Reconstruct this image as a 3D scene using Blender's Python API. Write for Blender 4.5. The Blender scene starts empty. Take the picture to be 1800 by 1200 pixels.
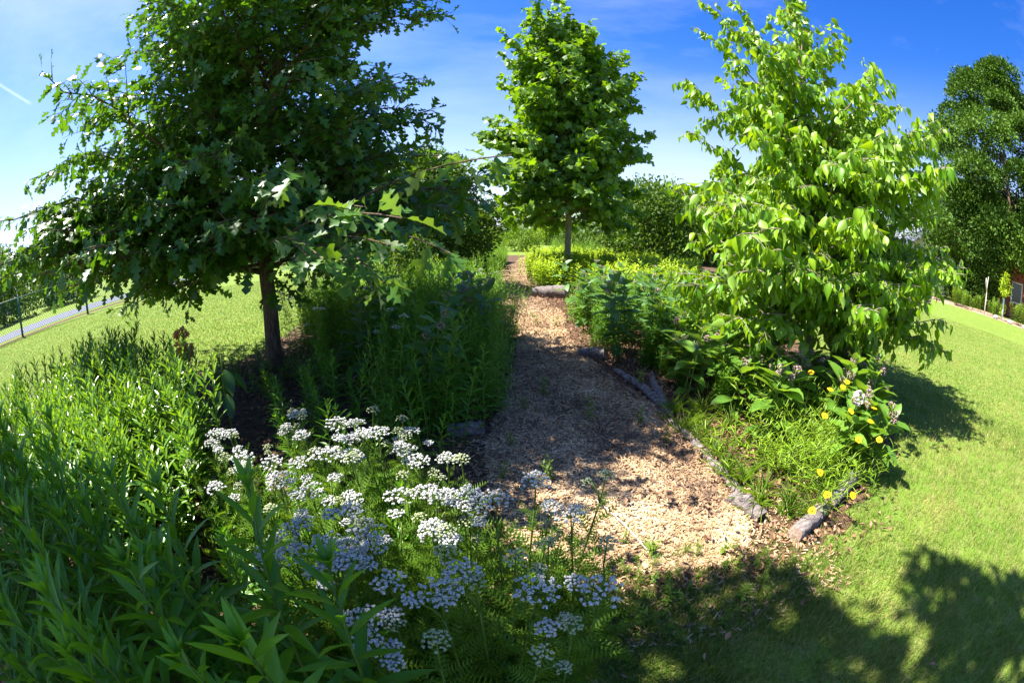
import bpy, math, random
import numpy as np
from mathutils import Vector

# ------------------------------------------------------------------ camera, sky, sun, exposure
scene = bpy.context.scene
C = scene.collection
EYE = 1.3
cd = bpy.data.cameras.new("camera")
cam = bpy.data.objects.new("camera", cd)
C.objects.link(cam)
cam.location = (0, 0, EYE)
cam.rotation_euler = (math.radians(75), 0, 0)
cd.type = 'PANO'
cd.panorama_type = 'FISHEYE_EQUISOLID'
cd.fisheye_lens = 15.0
cd.fisheye_fov = math.radians(196)
cd.sensor_width = 36.0
cd.clip_start = 0.02
cd.clip_end = 6000
scene.camera = cam

SUN_EL = math.radians(59)
SUN_DIR = Vector((-0.982 * math.cos(SUN_EL), 0.189 * math.cos(SUN_EL), math.sin(SUN_EL))).normalized()
world = bpy.data.worlds.new("World")
scene.world = world
world.use_nodes = True
nt = world.node_tree
nt.nodes.clear()


def nd(t, typ, **kw):
    n = t.nodes.new(typ)
    for k, v in kw.items():
        if k in n.inputs:
            n.inputs[k].default_value = v
        else:
            setattr(n, k, v)
    return n


sky = nd(nt, 'ShaderNodeTexSky')
sky.sky_type = 'NISHITA'
sky.sun_disc = False
sky.sun_elevation = SUN_EL
sky.sun_rotation = math.atan2(SUN_DIR.x, SUN_DIR.y)
sky.altitude = 100
sky.air_density = 1.0
sky.dust_density = 0.6
sky.ozone_density = 2.2
hs = nd(nt, 'ShaderNodeHueSaturation')
hs.inputs['Saturation'].default_value = 1.42
hs.inputs['Value'].default_value = 1.0
hs.inputs['Hue'].default_value = 0.519
nt.links.new(sky.outputs[0], hs.inputs['Color'])
# thin cirrus and one faint vapour trail, laid out by direction in the sky
tc = nd(nt, 'ShaderNodeTexCoord')
mp = nd(nt, 'ShaderNodeMapping')
mp.inputs['Scale'].default_value = (1.2, 2.0, 5.0)
mp.inputs['Rotation'].default_value = (0.3, 0.2, 0.5)
nt.links.new(tc.outputs['Generated'], mp.inputs[0])
nz = nd(nt, 'ShaderNodeTexNoise')
nz.inputs['Scale'].default_value = 1.3
nz.inputs['Detail'].default_value = 7
nz.inputs['Roughness'].default_value = 0.62
nt.links.new(mp.outputs[0], nz.inputs['Vector'])
rp = nd(nt, 'ShaderNodeMapRange')
rp.inputs['From Min'].default_value = 0.46
rp.inputs['From Max'].default_value = 0.9
rp.inputs['To Max'].default_value = 0.24
nt.links.new(nz.outputs[0], rp.inputs[0])
mixc = nd(nt, 'ShaderNodeMix', data_type='RGBA')
mixc.inputs[7].default_value = (5.0, 5.4, 6.0, 1)
nt.links.new(rp.outputs[0], mixc.inputs[0])
nt.links.new(hs.outputs[0], mixc.inputs[6])
TRAIL_N, TRAIL_M = (-0.4517, -0.2812, -0.8467), (-0.8863, 0.2501, 0.3898)


def vmath(op, a, vec):
    v = nd(nt, 'ShaderNodeVectorMath', operation=op)
    nt.links.new(a, v.inputs[0])
    v.inputs[1].default_value = vec
    return v.outputs['Value']


def smask(a, lo, hi):
    m_ = nd(nt, 'ShaderNodeMapRange', interpolation_type='SMOOTHSTEP')
    m_.inputs['From Min'].default_value = lo
    m_.inputs['From Max'].default_value = hi
    nt.links.new(a, m_.inputs[0])
    return m_.outputs[0]


def mul(a, b):
    m_ = nd(nt, 'ShaderNodeMath', operation='MULTIPLY')
    nt.links.new(a, m_.inputs[0])
    if isinstance(b, float):
        m_.inputs[1].default_value = b
    else:
        nt.links.new(b, m_.inputs[1])
    return m_.outputs[0]


dp = vmath('DOT_PRODUCT', tc.outputs['Generated'], TRAIL_N)
ab = nd(nt, 'ShaderNodeMath', operation='ABSOLUTE')
nt.links.new(dp, ab.inputs[0])
tm_ = mul(mul(smask(ab.outputs[0], .0045, .0005), smask(vmath('DOT_PRODUCT', tc.outputs['Generated'], TRAIL_M), .9970, .9985)), .2)
mixt = nd(nt, 'ShaderNodeMix', data_type='RGBA')
mixt.inputs[7].default_value = (6.0, 6.4, 7.0, 1)
nt.links.new(tm_, mixt.inputs[0])
bg = nd(nt, 'ShaderNodeBackground')
bg.inputs['Strength'].default_value = 0.086
# pale band of haze low over the horizon
sx = nd(nt, 'ShaderNodeSeparateXYZ')
nt.links.new(tc.outputs['Generated'], sx.inputs[0])
hz = nd(nt, 'ShaderNodeMapRange', interpolation_type='SMOOTHSTEP')
hz.inputs['From Min'].default_value = 0.45
hz.inputs['From Max'].default_value = -0.04
hz.inputs['To Max'].default_value = 0.86
nt.links.new(sx.outputs['Z'], hz.inputs[0])
mixh = nd(nt, 'ShaderNodeMix', data_type='RGBA')
mixh.inputs[7].default_value = (3.4, 3.85, 4.4, 1)
nt.links.new(hz.outputs[0], mixh.inputs[0])
nt.links.new(mixc.outputs[2], mixh.inputs[6])

nt.links.new(mixh.outputs[2], mixt.inputs[6])
nt.links.new(mixt.outputs[2], bg.inputs['Color'])
wo = nd(nt, 'ShaderNodeOutputWorld')
nt.links.new(bg.outputs[0], wo.inputs[0])

sd = bpy.data.lights.new("sun", 'SUN')
sd.energy = 5.0
sd.angle = math.radians(0.5)
sd.color = (1.0, 0.95, 0.86)
sun = bpy.data.objects.new("sun", sd)
C.objects.link(sun)
sun.rotation_euler = SUN_DIR.to_track_quat('Z', 'Y').to_euler()
sun.location = SUN_DIR * 60

vs = scene.view_settings
vs.view_transform = 'Standard'
vs.look = 'None'
vs.gamma = 1
vs.exposure = 1.8
scene.cycles.max_bounces = 8
scene.cycles.transmission_bounces = 6
scene.cycles.transparent_max_bounces = 8
scene.cycles.sample_clamp_indirect = 6

# ------------------------------------------------------------------ helpers
PI = math.pi


def nrm(a):
    return a / np.maximum(np.linalg.norm(a, axis=-1, keepdims=True), 1e-9)


class MB:
    """collects vertices, faces, a material slot and a tone per vertex"""

    def __init__(self):
        self.V, self.F, self.M, self.T, self.n = [], [], [], [], 0

    def add(self, V, F, mi=0, tone=0.5):
        V = np.asarray(V, float).reshape(-1, 3)
        if not isinstance(F, list):
            F = [F]
        for f in F:
            f = np.asarray(f, int)
            if len(f) == 0:
                continue
            self.F.append(f + self.n)
            self.M.append(np.full(len(f), mi))
        t = np.broadcast_to(np.asarray(tone, float), (len(V),)) if np.ndim(tone) <= 1 else tone
        self.T.append(np.array(t))
        self.V.append(V)
        self.n += len(V)
        return self

    def build(self, name, mats, parent=None, smooth=True):
        me = bpy.data.meshes.new(name)
        V = np.concatenate(self.V) if self.V else np.zeros((0, 3))
        T = np.concatenate(self.T) if self.T else np.zeros(0)
        me.vertices.add(len(V))
        me.vertices.foreach_set('co', V.astype(np.float32).ravel())
        idx = np.concatenate([f.ravel() for f in self.F])
        tot = np.concatenate([np.full(len(f), f.shape[1]) for f in self.F])
        st = np.concatenate([[0], np.cumsum(tot)[:-1]])
        me.loops.add(len(idx))
        me.loops.foreach_set('vertex_index', idx.astype(np.int32))
        me.polygons.add(len(tot))
        me.polygons.foreach_set('loop_start', st.astype(np.int32))
        me.polygons.foreach_set('material_index', np.concatenate(self.M).astype(np.int32))
        me.polygons.foreach_set('use_smooth', np.full(len(tot), smooth))
        a = me.attributes.new('tone', 'FLOAT', 'POINT')
        a.data.foreach_set('value', T.astype(np.float32))
        for m in (mats if isinstance(mats, (list, tuple)) else [mats]):
            me.materials.append(m)
        me.update(calc_edges=True)
        o = bpy.data.objects.new(name, me)
        C.objects.link(o)
        if parent is not None:
            o.parent = parent
        return o


def thing(name, label, cat, loc=(0, 0, 0), rotz=0, group=None):
    o = bpy.data.objects.new(name, None)
    o.empty_display_size = 0.1
    C.objects.link(o)
    o.location = loc
    o.rotation_euler = (0, 0, rotz)
    return tag(o, label, cat, group)


def tag(o, label, cat, group=None):
    o['label'] = label
    o['category'] = cat
    if group:
        o['group'] = group
    return o


def kind(o, k, label=None, cat=None):
    o['kind'] = k
    if label:
        o['label'] = label
    if cat:
        o['category'] = cat
    return o


def dup(root, kids, loc, rotz, sc=1.0, label=None, group=None, tilt=(0, 0)):
    r = root.copy()
    C.objects.link(r)
    r.location = loc
    r.rotation_euler = (tilt[0], tilt[1], rotz)
    r.scale = (sc, sc, sc) if np.ndim(sc) == 0 else sc
    if label:
        r['label'] = label
    if group:
        r['group'] = group
    for ch, gk in kids:
        c = ch.copy()
        C.objects.link(c)
        c.parent = r
        for g in gk:
            d = g.copy()
            C.objects.link(d)
            d.parent = c
    return r


def tube(pts, rad, sides=6, cap=True):
    pts = np.asarray(pts, float)
    n = len(pts)
    rad = np.broadcast_to(np.asarray(rad, float), (n,))
    d = nrm(np.gradient(pts, axis=0))
    ref = np.array([0, 0, 1.0]) if abs(d[:, 2]).mean() < 0.8 else np.array([1.0, 0, 0])
    x = nrm(np.cross(d, ref))
    y = np.cross(d, x)
    a = np.linspace(0, 2 * PI, sides, endpoint=False)
    V = pts[:, None, :] + rad[:, None, None] * (np.cos(a)[None, :, None] * x[:, None, :] + np.sin(a)[None, :, None] * y[:, None, :])
    V = V.reshape(-1, 3)
    i = np.arange(n - 1)[:, None] * sides
    j = np.arange(sides)[None, :]
    k = (j + 1) % sides
    F = np.stack([i + j, i + k, i + k + sides, i + j + sides], -1).reshape(-1, 4)[:, ::-1]
    Fs = [F]
    if cap:
        Fs.append(np.arange(sides)[None, ::1])
        Fs.append((np.arange(sides)[::-1] + (n - 1) * sides)[None, :])
    return V, Fs


def bez(p0, p1, p2, n=8):
    t = np.linspace(0, 1, n)[:, None]
    return (1 - t) ** 2 * np.asarray(p0) + 2 * t * (1 - t) * np.asarray(p1) + t * t * np.asarray(p2)


def scatter(tmpl, P, D, N, S, W=None):
    """copies of a leaf template (x across, y along, z up) at points P, along D, facing N, of length S"""
    V0, F0 = tmpl
    P, D, N = np.asarray(P, float), nrm(np.asarray(D, float)), np.asarray(N, float)
    S = np.broadcast_to(np.asarray(S, float), (len(P),))
    W = S if W is None else np.broadcast_to(np.asarray(W, float), (len(P),))
    x = nrm(np.cross(D, N))
    z = np.cross(x, D)
    V = P[:, None, :] + V0[None, :, 0:1] * x[:, None, :] * W[:, None, None] + V0[None, :, 1:2] * D[:, None, :] * S[:, None, None] \
        + V0[None, :, 2:3] * z[:, None, :] * S[:, None, None]
    k = len(V0)
    off = np.arange(len(P))[:, None, None] * k
    Fs = [(np.asarray(f)[None] + off).reshape(-1, np.asarray(f).shape[1]) for f in F0]
    return V.reshape(-1, 3), Fs, k


def leaf_strip(ts, ws, fold=0.25, arch=0.15, ripple=0.0, fwd=None):
    """a leaf from half widths along its midrib: V-folded, arched"""
    V = []
    ts = np.asarray(ts, float)
    ws = np.asarray(ws, float)
    fwd = np.zeros_like(ts) if fwd is None else np.asarray(fwd, float)
    for q, (t, w, f) in enumerate(zip(ts, ws, fwd)):
        zc = -arch * t * t
        rz = ripple * (1 if q % 2 else -1)
        V += [(-w, t + f, zc + fold * w + rz), (0, t, zc), (w, t + f, zc + fold * w - rz * 0.5)]
    F = []
    for q in range(len(ts) - 1):
        a = q * 3
        F += [(a, a + 1, a + 4, a + 3), (a + 1, a + 2, a + 5, a + 4)]
    return np.array(V, float), [np.array(F)]


def in_poly(P, poly):
    x, y = P[:, 0], P[:, 1]
    ins = np.zeros(len(P), bool)
    n = len(poly)
    for i in range(n):
        x1, y1 = poly[i]
        x2, y2 = poly[(i + 1) % n]
        c = ((y1 > y) != (y2 > y)) & (x < (x2 - x1) * (y - y1) / (y2 - y1 + 1e-12) + x1)
        ins ^= c
    return ins


def smooth_poly(poly, k=6, jit=0.0, seed=0):
    r = np.random.default_rng(seed)
    P = np.array(poly, float)
    n = len(P)
    out = []
    for i in range(n):
        p0, p1, p2, p3 = P[i - 1], P[i], P[(i + 1) % n], P[(i + 2) % n]
        for t in np.linspace(0, 1, k, endpoint=False):
            q = 0.5 * (2 * p1 + (p2 - p0) * t + (2 * p0 - 5 * p1 + 4 * p2 - p3) * t * t + (3 * p1 - p0 - 3 * p2 + p3) * t ** 3)
            out.append(q + r.normal(0, jit, 2))
    return np.array(out)


def sheet(name, poly, z, mat):
    me = bpy.data.meshes.new(name)
    me.from_pydata([(p[0], p[1], z) for p in poly], [], [list(range(len(poly)))])
    me.materials.append(mat)
    o = bpy.data.objects.new(name, me)
    C.objects.link(o)
    o['kind'] = 'structure'
    return o


def boxes(mb, x0, x1, y0, y1, z0, z1, mi=0):
    V = [(x, y, z) for z in (z0, z1) for y in (y0, y1) for x in (x0, x1)]
    F = np.array([(0, 2, 3, 1), (4, 5, 7, 6), (0, 1, 5, 4), (2, 6, 7, 3), (0, 4, 6, 2), (1, 3, 7, 5)])
    mb.add(V, F, mi)


# ------------------------------------------------------------------ materials
def mat(name):
    m = bpy.data.materials.new(name)
    m.use_nodes = True
    m.node_tree.nodes.clear()
    t = m.node_tree
    out = t.nodes.new('ShaderNodeOutputMaterial')
    return m, t, out


def L(t, a, b):
    t.links.new(a, b)


def leaf_mat(name, c0, c1, back=None, trans=(0.1, 0.3, 0.01), tf=0.35, rough=0.42, spec=0.5):
    """leaf: colour runs from c0 to c1 with the leaf's own tone, paler below, lets light through"""
    m, t, out = mat(name)
    at = nd(t, 'ShaderNodeAttribute', attribute_name='tone')
    oi = nd(t, 'ShaderNodeObjectInfo')
    ad = nd(t, 'ShaderNodeMath', operation='MULTIPLY_ADD')
    L(t, oi.outputs['Random'], ad.inputs[0])
    ad.inputs[1].default_value = 0.3
    sb = nd(t, 'ShaderNodeMath', operation='SUBTRACT')
    L(t, at.outputs['Fac'], sb.inputs[0])
    sb.inputs[1].default_value = 0.15
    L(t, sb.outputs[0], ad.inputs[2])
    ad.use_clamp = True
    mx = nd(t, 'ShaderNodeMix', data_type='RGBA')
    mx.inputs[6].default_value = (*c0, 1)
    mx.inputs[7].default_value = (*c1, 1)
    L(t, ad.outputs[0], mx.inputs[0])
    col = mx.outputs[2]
    if back is not None:
        ge = nd(t, 'ShaderNodeNewGeometry')
        m2 = nd(t, 'ShaderNodeMix', data_type='RGBA')
        L(t, ge.outputs['Backfacing'], m2.inputs[0])
        L(t, col, m2.inputs[6])
        m2.inputs[7].default_value = (*back, 1)
        col = m2.outputs[2]
    p = nd(t, 'ShaderNodeBsdfPrincipled')
    L(t, col, p.inputs['Base Color'])
    p.inputs['Roughness'].default_value = rough
    p.inputs['Specular IOR Level'].default_value = spec
    tr = nd(t, 'ShaderNodeBsdfTranslucent')
    tm = nd(t, 'ShaderNodeMix', data_type='RGBA')
    tm.inputs[6].default_value = (trans[0] * 0.75, trans[1] * 0.8, trans[2], 1)
    tm.inputs[7].default_value = (trans[0] * 1.25, trans[1] * 1.1, trans[2], 1)
    L(t, ad.outputs[0], tm.inputs[0])
    L(t, tm.outputs[2], tr.inputs['Color'])
    ms = nd(t, 'ShaderNodeMixShader')
    ms.inputs[0].default_value = tf
    L(t, p.outputs[0], ms.inputs[1])
    L(t, tr.outputs[0], ms.inputs[2])
    L(t, ms.outputs[0], out.inputs[0])
    return m


def noise_mat(name, cols, scale=6, detail=6, rough=0.85, bump=0.3, stretch=(1, 1, 1), spec=0.3, bscale=None, tone=False):
    """colour ramp over object-space noise, bump from a finer noise"""
    m, t, out = mat(name)
    tc_ = nd(t, 'ShaderNodeTexCoord')
    mp_ = nd(t, 'ShaderNodeMapping')
    mp_.inputs['Scale'].default_value = stretch
    L(t, tc_.outputs['Object'], mp_.inputs[0])
    n_ = nd(t, 'ShaderNodeTexNoise')
    n_.inputs['Scale'].default_value = scale
    n_.inputs['Detail'].default_value = detail
    n_.inputs['Roughness'].default_value = 0.65
    L(t, mp_.outputs[0], n_.inputs['Vector'])
    cr = nd(t, 'ShaderNodeValToRGB')
    el = cr.color_ramp.elements
    k = len(cols)
    for i, c in enumerate(cols):
        pos = 0.3 + 0.4 * i / max(1, k - 1)
        e = el[i] if i < 2 else el.new(pos)
        e.position = pos
        e.color = (*c, 1)
    if tone:
        at = nd(t, 'ShaderNodeAttribute', attribute_name='tone')
        mr = nd(t, 'ShaderNodeMath', operation='MULTIPLY_ADD')
        L(t, at.outputs['Fac'], mr.inputs[0])
        mr.inputs[1].default_value = 0.4
        mr.inputs[2].default_value = 0.3
        L(t, mr.outputs[0], cr.inputs[0])
    else:
        L(t, n_.outputs[0], cr.inputs[0])
    p = nd(t, 'ShaderNodeBsdfPrincipled')
    L(t, cr.outputs[0], p.inputs['Base Color'])
    p.inputs['Roughness'].default_value = rough
    p.inputs['Specular IOR Level'].default_value = spec
    if bump:
        n2 = nd(t, 'ShaderNodeTexNoise')
        n2.inputs['Scale'].default_value = bscale or scale * 4
        n2.inputs['Detail'].default_value = 5
        L(t, mp_.outputs[0], n2.inputs['Vector'])
        b = nd(t, 'ShaderNodeBump')
        b.inputs['Strength'].default_value = bump
        b.inputs['Distance'].default_value = 0.02
        L(t, n2.outputs[0], b.inputs['Height'])
        L(t, b.outputs[0], p.inputs['Normal'])
    L(t, p.outputs[0], out.inputs[0])
    return m


def lawn_mat():
    m, t, out = mat('lawn_turf')
    tc_ = nd(t, 'ShaderNodeTexCoord')
    cols = []
    prev = None
    for sc_, lo, hi, c in ((0.5, 0.40, 0.66, (0.115, 0.205, 0.02)), (2.6, 0.42, 0.7, (0.21, 0.245, 0.045)), (9.0, 0.45, 0.75, (0.26, 0.22, 0.09)), (60.0, 0.42, 0.62, (0.09, 0.165, 0.018))):
        n_ = nd(t, 'ShaderNodeTexNoise')
        n_.inputs['Scale'].default_value = sc_
        n_.inputs['Detail'].default_value = 5
        L(t, tc_.outputs['Object'], n_.inputs['Vector'])
        r_ = nd(t, 'ShaderNodeMapRange')
        r_.inputs['From Min'].default_value = lo
        r_.inputs['From Max'].default_value = hi
        r_.inputs['To Max'].default_value = 0.8
        L(t, n_.outputs[0], r_.inputs[0])
        mx = nd(t, 'ShaderNodeMix', data_type='RGBA')
        L(t, r_.outputs[0], mx.inputs[0])
        if prev is None:
            mx.inputs[6].default_value = (0.145, 0.23, 0.027, 1)
        else:
            L(t, prev, mx.inputs[6])
        mx.inputs[7].default_value = (*c, 1)
        prev = mx.outputs[2]
    p = nd(t, 'ShaderNodeBsdfPrincipled')
    L(t, prev, p.inputs['Base Color'])
    p.inputs['Roughness'].default_value = 0.9
    p.inputs['Specular IOR Level'].default_value = 0.15
    n2 = nd(t, 'ShaderNodeTexNoise')
    n2.inputs['Scale'].default_value = 140
    n2.inputs['Detail'].default_value = 3
    L(t, tc_.outputs['Object'], n2.inputs['Vector'])
    b = nd(t, 'ShaderNodeBump')
    b.inputs['Strength'].default_value = 0.7
    b.inputs['Distance'].default_value = 0.02
    L(t, n2.outputs[0], b.inputs['Height'])
    L(t, b.outputs[0], p.inputs['Normal'])
    L(t, p.outputs[0], out.inputs[0])
    return m


M = {}
M['lawn'] = lawn_mat()
M['grass'] = leaf_mat('grass_blade', (0.07, 0.165, 0.011), (0.44, 0.37, 0.13), None, (0.24, 0.36, 0.03), 0.28, 0.5, 0.35)
M['soil'] = noise_mat('soil_litter', [(0.03, 0.018, 0.011), (0.09, 0.05, 0.028), (0.19, 0.11, 0.06)], 14, 8, 0.95, 0.8)
M['path'] = noise_mat('mulch', [(0.09, 0.062, 0.048), (0.25, 0.165, 0.115), (0.42, 0.30, 0.21)], 22, 8, 0.95, 0.9, (1, 1, 1), 0.2, 60)
M['chip'] = noise_mat('wood_chip', [(0.12, 0.078, 0.055), (0.33, 0.205, 0.11), (0.49, 0.335, 0.185), (0.64, 0.49, 0.31)], 30, 3, 0.8, 0, tone=True)
M['dryleaf'] = noise_mat('dry_leaf', [(0.10, 0.05, 0.03), (0.26, 0.14, 0.075), (0.44, 0.27, 0.17)], 30, 3, 0.75, 0, tone=True)
M['asphalt'] = noise_mat('asphalt', [(0.09, 0.10, 0.13), (0.14, 0.15, 0.185)], 3, 6, 0.9, 0.2)
M['bark'] = noise_mat('bark', [(0.06, 0.038, 0.024), (0.17, 0.115, 0.075), (0.30, 0.22, 0.155)], 9, 8, 0.9, 1.0, (6, 6, 1), 0.2)
M['palebark'] = noise_mat('pale_bark', [(0.16, 0.125, 0.09), (0.31, 0.25, 0.195), (0.44, 0.37, 0.30)], 7, 7, 0.9, 0.6, (5, 5, 1), 0.2)
M['greywood'] = noise_mat('weathered_wood', [(0.07, 0.055, 0.05), (0.22, 0.185, 0.17), (0.40, 0.36, 0.34)], 9, 8, 0.9, 1.0, (1.2, 5, 5), 0.2)
M['cutwood'] = noise_mat('cut_wood', [(0.16, 0.11, 0.08), (0.34, 0.26, 0.2)], 18, 5, 0.9, 0.5)
M['oak'] = leaf_mat('oak_leaf', (0.022, 0.078, 0.006), (0.06, 0.15, 0.010), (0.10, 0.18, 0.045), (0.13, 0.32, 0.006), 0.30, 0.38, 0.55)
M['oak2'] = leaf_mat('young_oak_leaf', (0.04, 0.13, 0.010), (0.08, 0.18, 0.018), (0.30, 0.37, 0.17), (0.20, 0.38, 0.012), 0.30, 0.42, 0.35)
M['redleaf'] = leaf_mat('red_bud_leaf', (0.30, 0.09, 0.07), (0.42, 0.16, 0.12), None, (0.5, 0.08, 0.06), 0.3)
M['maple'] = leaf_mat('centre_tree_leaf', (0.045, 0.135, 0.006), (0.16, 0.30, 0.010), (0.12, 0.22, 0.04), (0.27, 0.50, 0.006), 0.33, 0.45, 0.35)
M['dogwood'] = leaf_mat('drooping_leaf', (0.065, 0.20, 0.006), (0.29, 0.46, 0.012), (0.20, 0.34, 0.04), (0.39, 0.62, 0.008), 0.33, 0.42, 0.35)
M['far'] = leaf_mat('far_leaf', (0.035, 0.085, 0.008), (0.085, 0.155, 0.015), None, (0.15, 0.28, 0.01), 0.25, 0.6, 0.25)
M['farlight'] = leaf_mat('far_light_leaf', (0.09, 0.19, 0.012), (0.19, 0.29, 0.02), None, (0.25, 0.42, 0.01), 0.3, 0.6, 0.25)
M['evergreen'] = leaf_mat('evergreen_spray', (0.022, 0.066, 0.006), (0.075, 0.15, 0.010), None, (0.07, 0.16, 0.006), 0.15, 0.6, 0.25)
M['lance'] = leaf_mat('lance_leaf', (0.028, 0.125, 0.005), (0.14, 0.32, 0.009), (0.10, 0.24, 0.03), (0.25, 0.52, 0.006), 0.34, 0.36, 0.4)
M['willow'] = leaf_mat('glossy_narrow_leaf', (0.045, 0.15, 0.010), (0.18, 0.34, 0.012), (0.13, 0.23, 0.06), (0.30, 0.54, 0.012), 0.30, 0.27, 0.7)
M['feather'] = leaf_mat('feathery_leaf', (0.06, 0.15, 0.012), (0.15, 0.26, 0.02), None, (0.24, 0.42, 0.015), 0.35, 0.6, 0.25)
M['meadow'] = leaf_mat('meadow_leaf', (0.06, 0.18, 0.010), (0.17, 0.33, 0.018), None, (0.28, 0.54, 0.01), 0.36, 0.5, 0.3)
M['lime'] = leaf_mat('lime_leaf', (0.18, 0.32, 0.008), (0.38, 0.50, 0.012), None, (0.42, 0.6, 0.012), 0.36, 0.5, 0.35)
M['milk'] = leaf_mat('broad_blue_green_leaf', (0.045, 0.12, 0.03), (0.09, 0.19, 0.045), (0.13, 0.22, 0.10), (0.2, 0.42, 0.03), 0.28, 0.45, 0.5)
M['milk2'] = leaf_mat('broad_fresh_leaf', (0.07, 0.17, 0.02), (0.14, 0.27, 0.03), (0.2, 0.3, 0.1), (0.3, 0.52, 0.02), 0.32, 0.42, 0.5)
M['coreo'] = leaf_mat('fine_bright_leaf', (0.12, 0.25, 0.012), (0.24, 0.38, 0.02), None, (0.36, 0.56, 0.015), 0.36, 0.45, 0.4)
M['weed'] = leaf_mat('weed_leaf', (0.08, 0.17, 0.015), (0.17, 0.26, 0.025), None, (0.25, 0.42, 0.015), 0.33, 0.5, 0.35)
M['stem'] = leaf_mat('green_stem', (0.09, 0.17, 0.02), (0.17, 0.24, 0.04), None, (0.2, 0.3, 0.02), 0.12, 0.5, 0.35)
M['white'] = leaf_mat('white_floret', (0.50, 0.51, 0.42), (0.82, 0.82, 0.80), None, (0.6, 0.6, 0.52), 0.2, 0.7, 0.2)
M['cream'] = leaf_mat('unopened_floret', (0.36, 0.42, 0.20), (0.58, 0.61, 0.38), None, (0.5, 0.55, 0.25), 0.2, 0.7, 0.2)
M['pink'] = leaf_mat('dusty_pink_floret', (0.32, 0.20, 0.19), (0.52, 0.36, 0.34), None, (0.45, 0.3, 0.28), 0.2, 0.7, 0.2)
M['palepink'] = leaf_mat('pale_pink_floret', (0.68, 0.5, 0.52), (0.82, 0.68, 0.70), None, (0.6, 0.5, 0.5), 0.2, 0.7, 0.2)
M['yellow'] = leaf_mat('yellow_petal', (0.85, 0.42, 0.006), (0.92, 0.55, 0.012), None, (0.9, 0.5, 0.01), 0.25, 0.6, 0.2)
M['gold'] = noise_mat('gold_disc', [(0.55, 0.22, 0.01), (0.75, 0.36, 0.02)], 200, 3, 0.8, 0.4)
M['rust'] = leaf_mat('dead_orange_leaf', (0.55, 0.25, 0.08), (0.75, 0.42, 0.17), None, (0.6, 0.28, 0.08), 0.2, 0.7, 0.2)
M['palestem'] = noise_mat('bleached_stem', [(0.5, 0.42, 0.38), (0.72, 0.64, 0.6)], 20, 4, 0.8, 0.3)
M['greenpaint'] = noise_mat('green_coated_steel', [(0.008, 0.07, 0.05), (0.012, 0.10, 0.07)], 10, 4, 0.45, 0.1, spec=0.5)
M['wire'] = noise_mat('green_coated_wire', [(0.02, 0.07, 0.055), (0.03, 0.10, 0.08)], 10, 2, 0.5, 0)
M['galv'] = noise_mat('grey_metal', [(0.32, 0.34, 0.36), (0.5, 0.52, 0.54)], 8, 4, 0.5, 0.1)
M['siding'] = noise_mat('white_siding', [(0.72, 0.72, 0.74), (0.82, 0.82, 0.82)], 2, 4, 0.7, 0.1)
M['roof'] = noise_mat('grey_shingle', [(0.13, 0.14, 0.18), (0.22, 0.23, 0.28)], 5, 5, 0.9, 0.4)
M['brick'] = noise_mat('red_brick', [(0.22, 0.07, 0.05), (0.34, 0.12, 0.08)], 6, 5, 0.9, 0.3)
M['glass'] = noise_mat('dark_window', [(0.02, 0.03, 0.04), (0.05, 0.06, 0.08)], 1, 2, 0.1, 0, spec=0.6)
M['tube'] = noise_mat('pale_blue_tube', [(0.5, 0.66, 0.72), (0.62, 0.76, 0.8)], 6, 3, 0.5, 0.1)
M['stone'] = noise_mat('pale_stone', [(0.25, 0.22, 0.2), (0.45, 0.42, 0.4)], 10, 6, 0.9, 0.6)
M['mulch2'] = noise_mat('border_mulch', [(0.16, 0.10, 0.065), (0.33, 0.22, 0.15), (0.46, 0.34, 0.25)], 5, 7, 0.95, 0.8)

# ------------------------------------------------------------------ leaf templates
LANCE = leaf_strip([0, .08, .25, .45, .65, .85, 1], [.01, .045, .10, .12, .10, .055, .002], 0.35, 0.22)
NARROW = leaf_strip([0, .25, .55, .82, 1], [.012, .075, .085, .05, .002], 0.4, 0.15)
LINEAR = leaf_strip([0, .3, .7, 1], [.02, .045, .04, .002], 0.3, 0.3)
BROAD = leaf_strip([0, .06, .2, .4, .6, .8, .93, 1], [.015, .08, .19, .25, .24, .16, .07, .002], 0.28, 0.28, 0.004)
OVATE = leaf_strip([0, .06, .18, .35, .55, .74, .88, 1.04], [.015, .12, .24, .285, .235, .14, .055, .002], 0.45, 0.32)
MINT = leaf_strip([0, .3, .65, 1], [.03, .19, .13, .002], 0.3, 0.2)
OAKL = leaf_strip([0, .12, .2, .30, .38, .46, .52, .60, .70, .76, .82, .90, 1.0],
                  [.008, .02, .13, .19, .075, .07, .29, .335, .10, .075, .22, .10, .01], 0.22, 0.25, 0.012,
                  [0, 0, .03, .07, 0, 0, .04, .11, 0, 0, .08, .02, 0])
OAKS = leaf_strip([0, .14, .28, .38, .58, .70, .82, 1.0], [.008, .02, .19, .06, .33, .08, .22, .01], 0.25, 0.25, 0.0,
                  [0, 0, .06, 0, .1, 0, .07, 0])
TULIP = (np.array([(0, 0, 0), (-.18, .02, .05), (-.5, .22, .1), (-.28, .48, .06), (-.34, .85, .0), (0, .78, -.05), (.34, .85, .0), (.28, .48, .06), (.5, .22, .1), (.18, .02, .05), (0, .45, .0)], float),
         [np.array([(10, 0, 1), (10, 1, 2), (10, 2, 3), (10, 3, 4), (10, 4, 5), (10, 5, 6), (10, 6, 7), (10, 7, 8), (10, 8, 9), (10, 9, 0)])])
BIT = (np.array([(0, 0, 0), (-.3, .5, .08), (0, 1, -.05), (.3, .5, .08)], float), [np.array([(0, 3, 2, 1)])])


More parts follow.
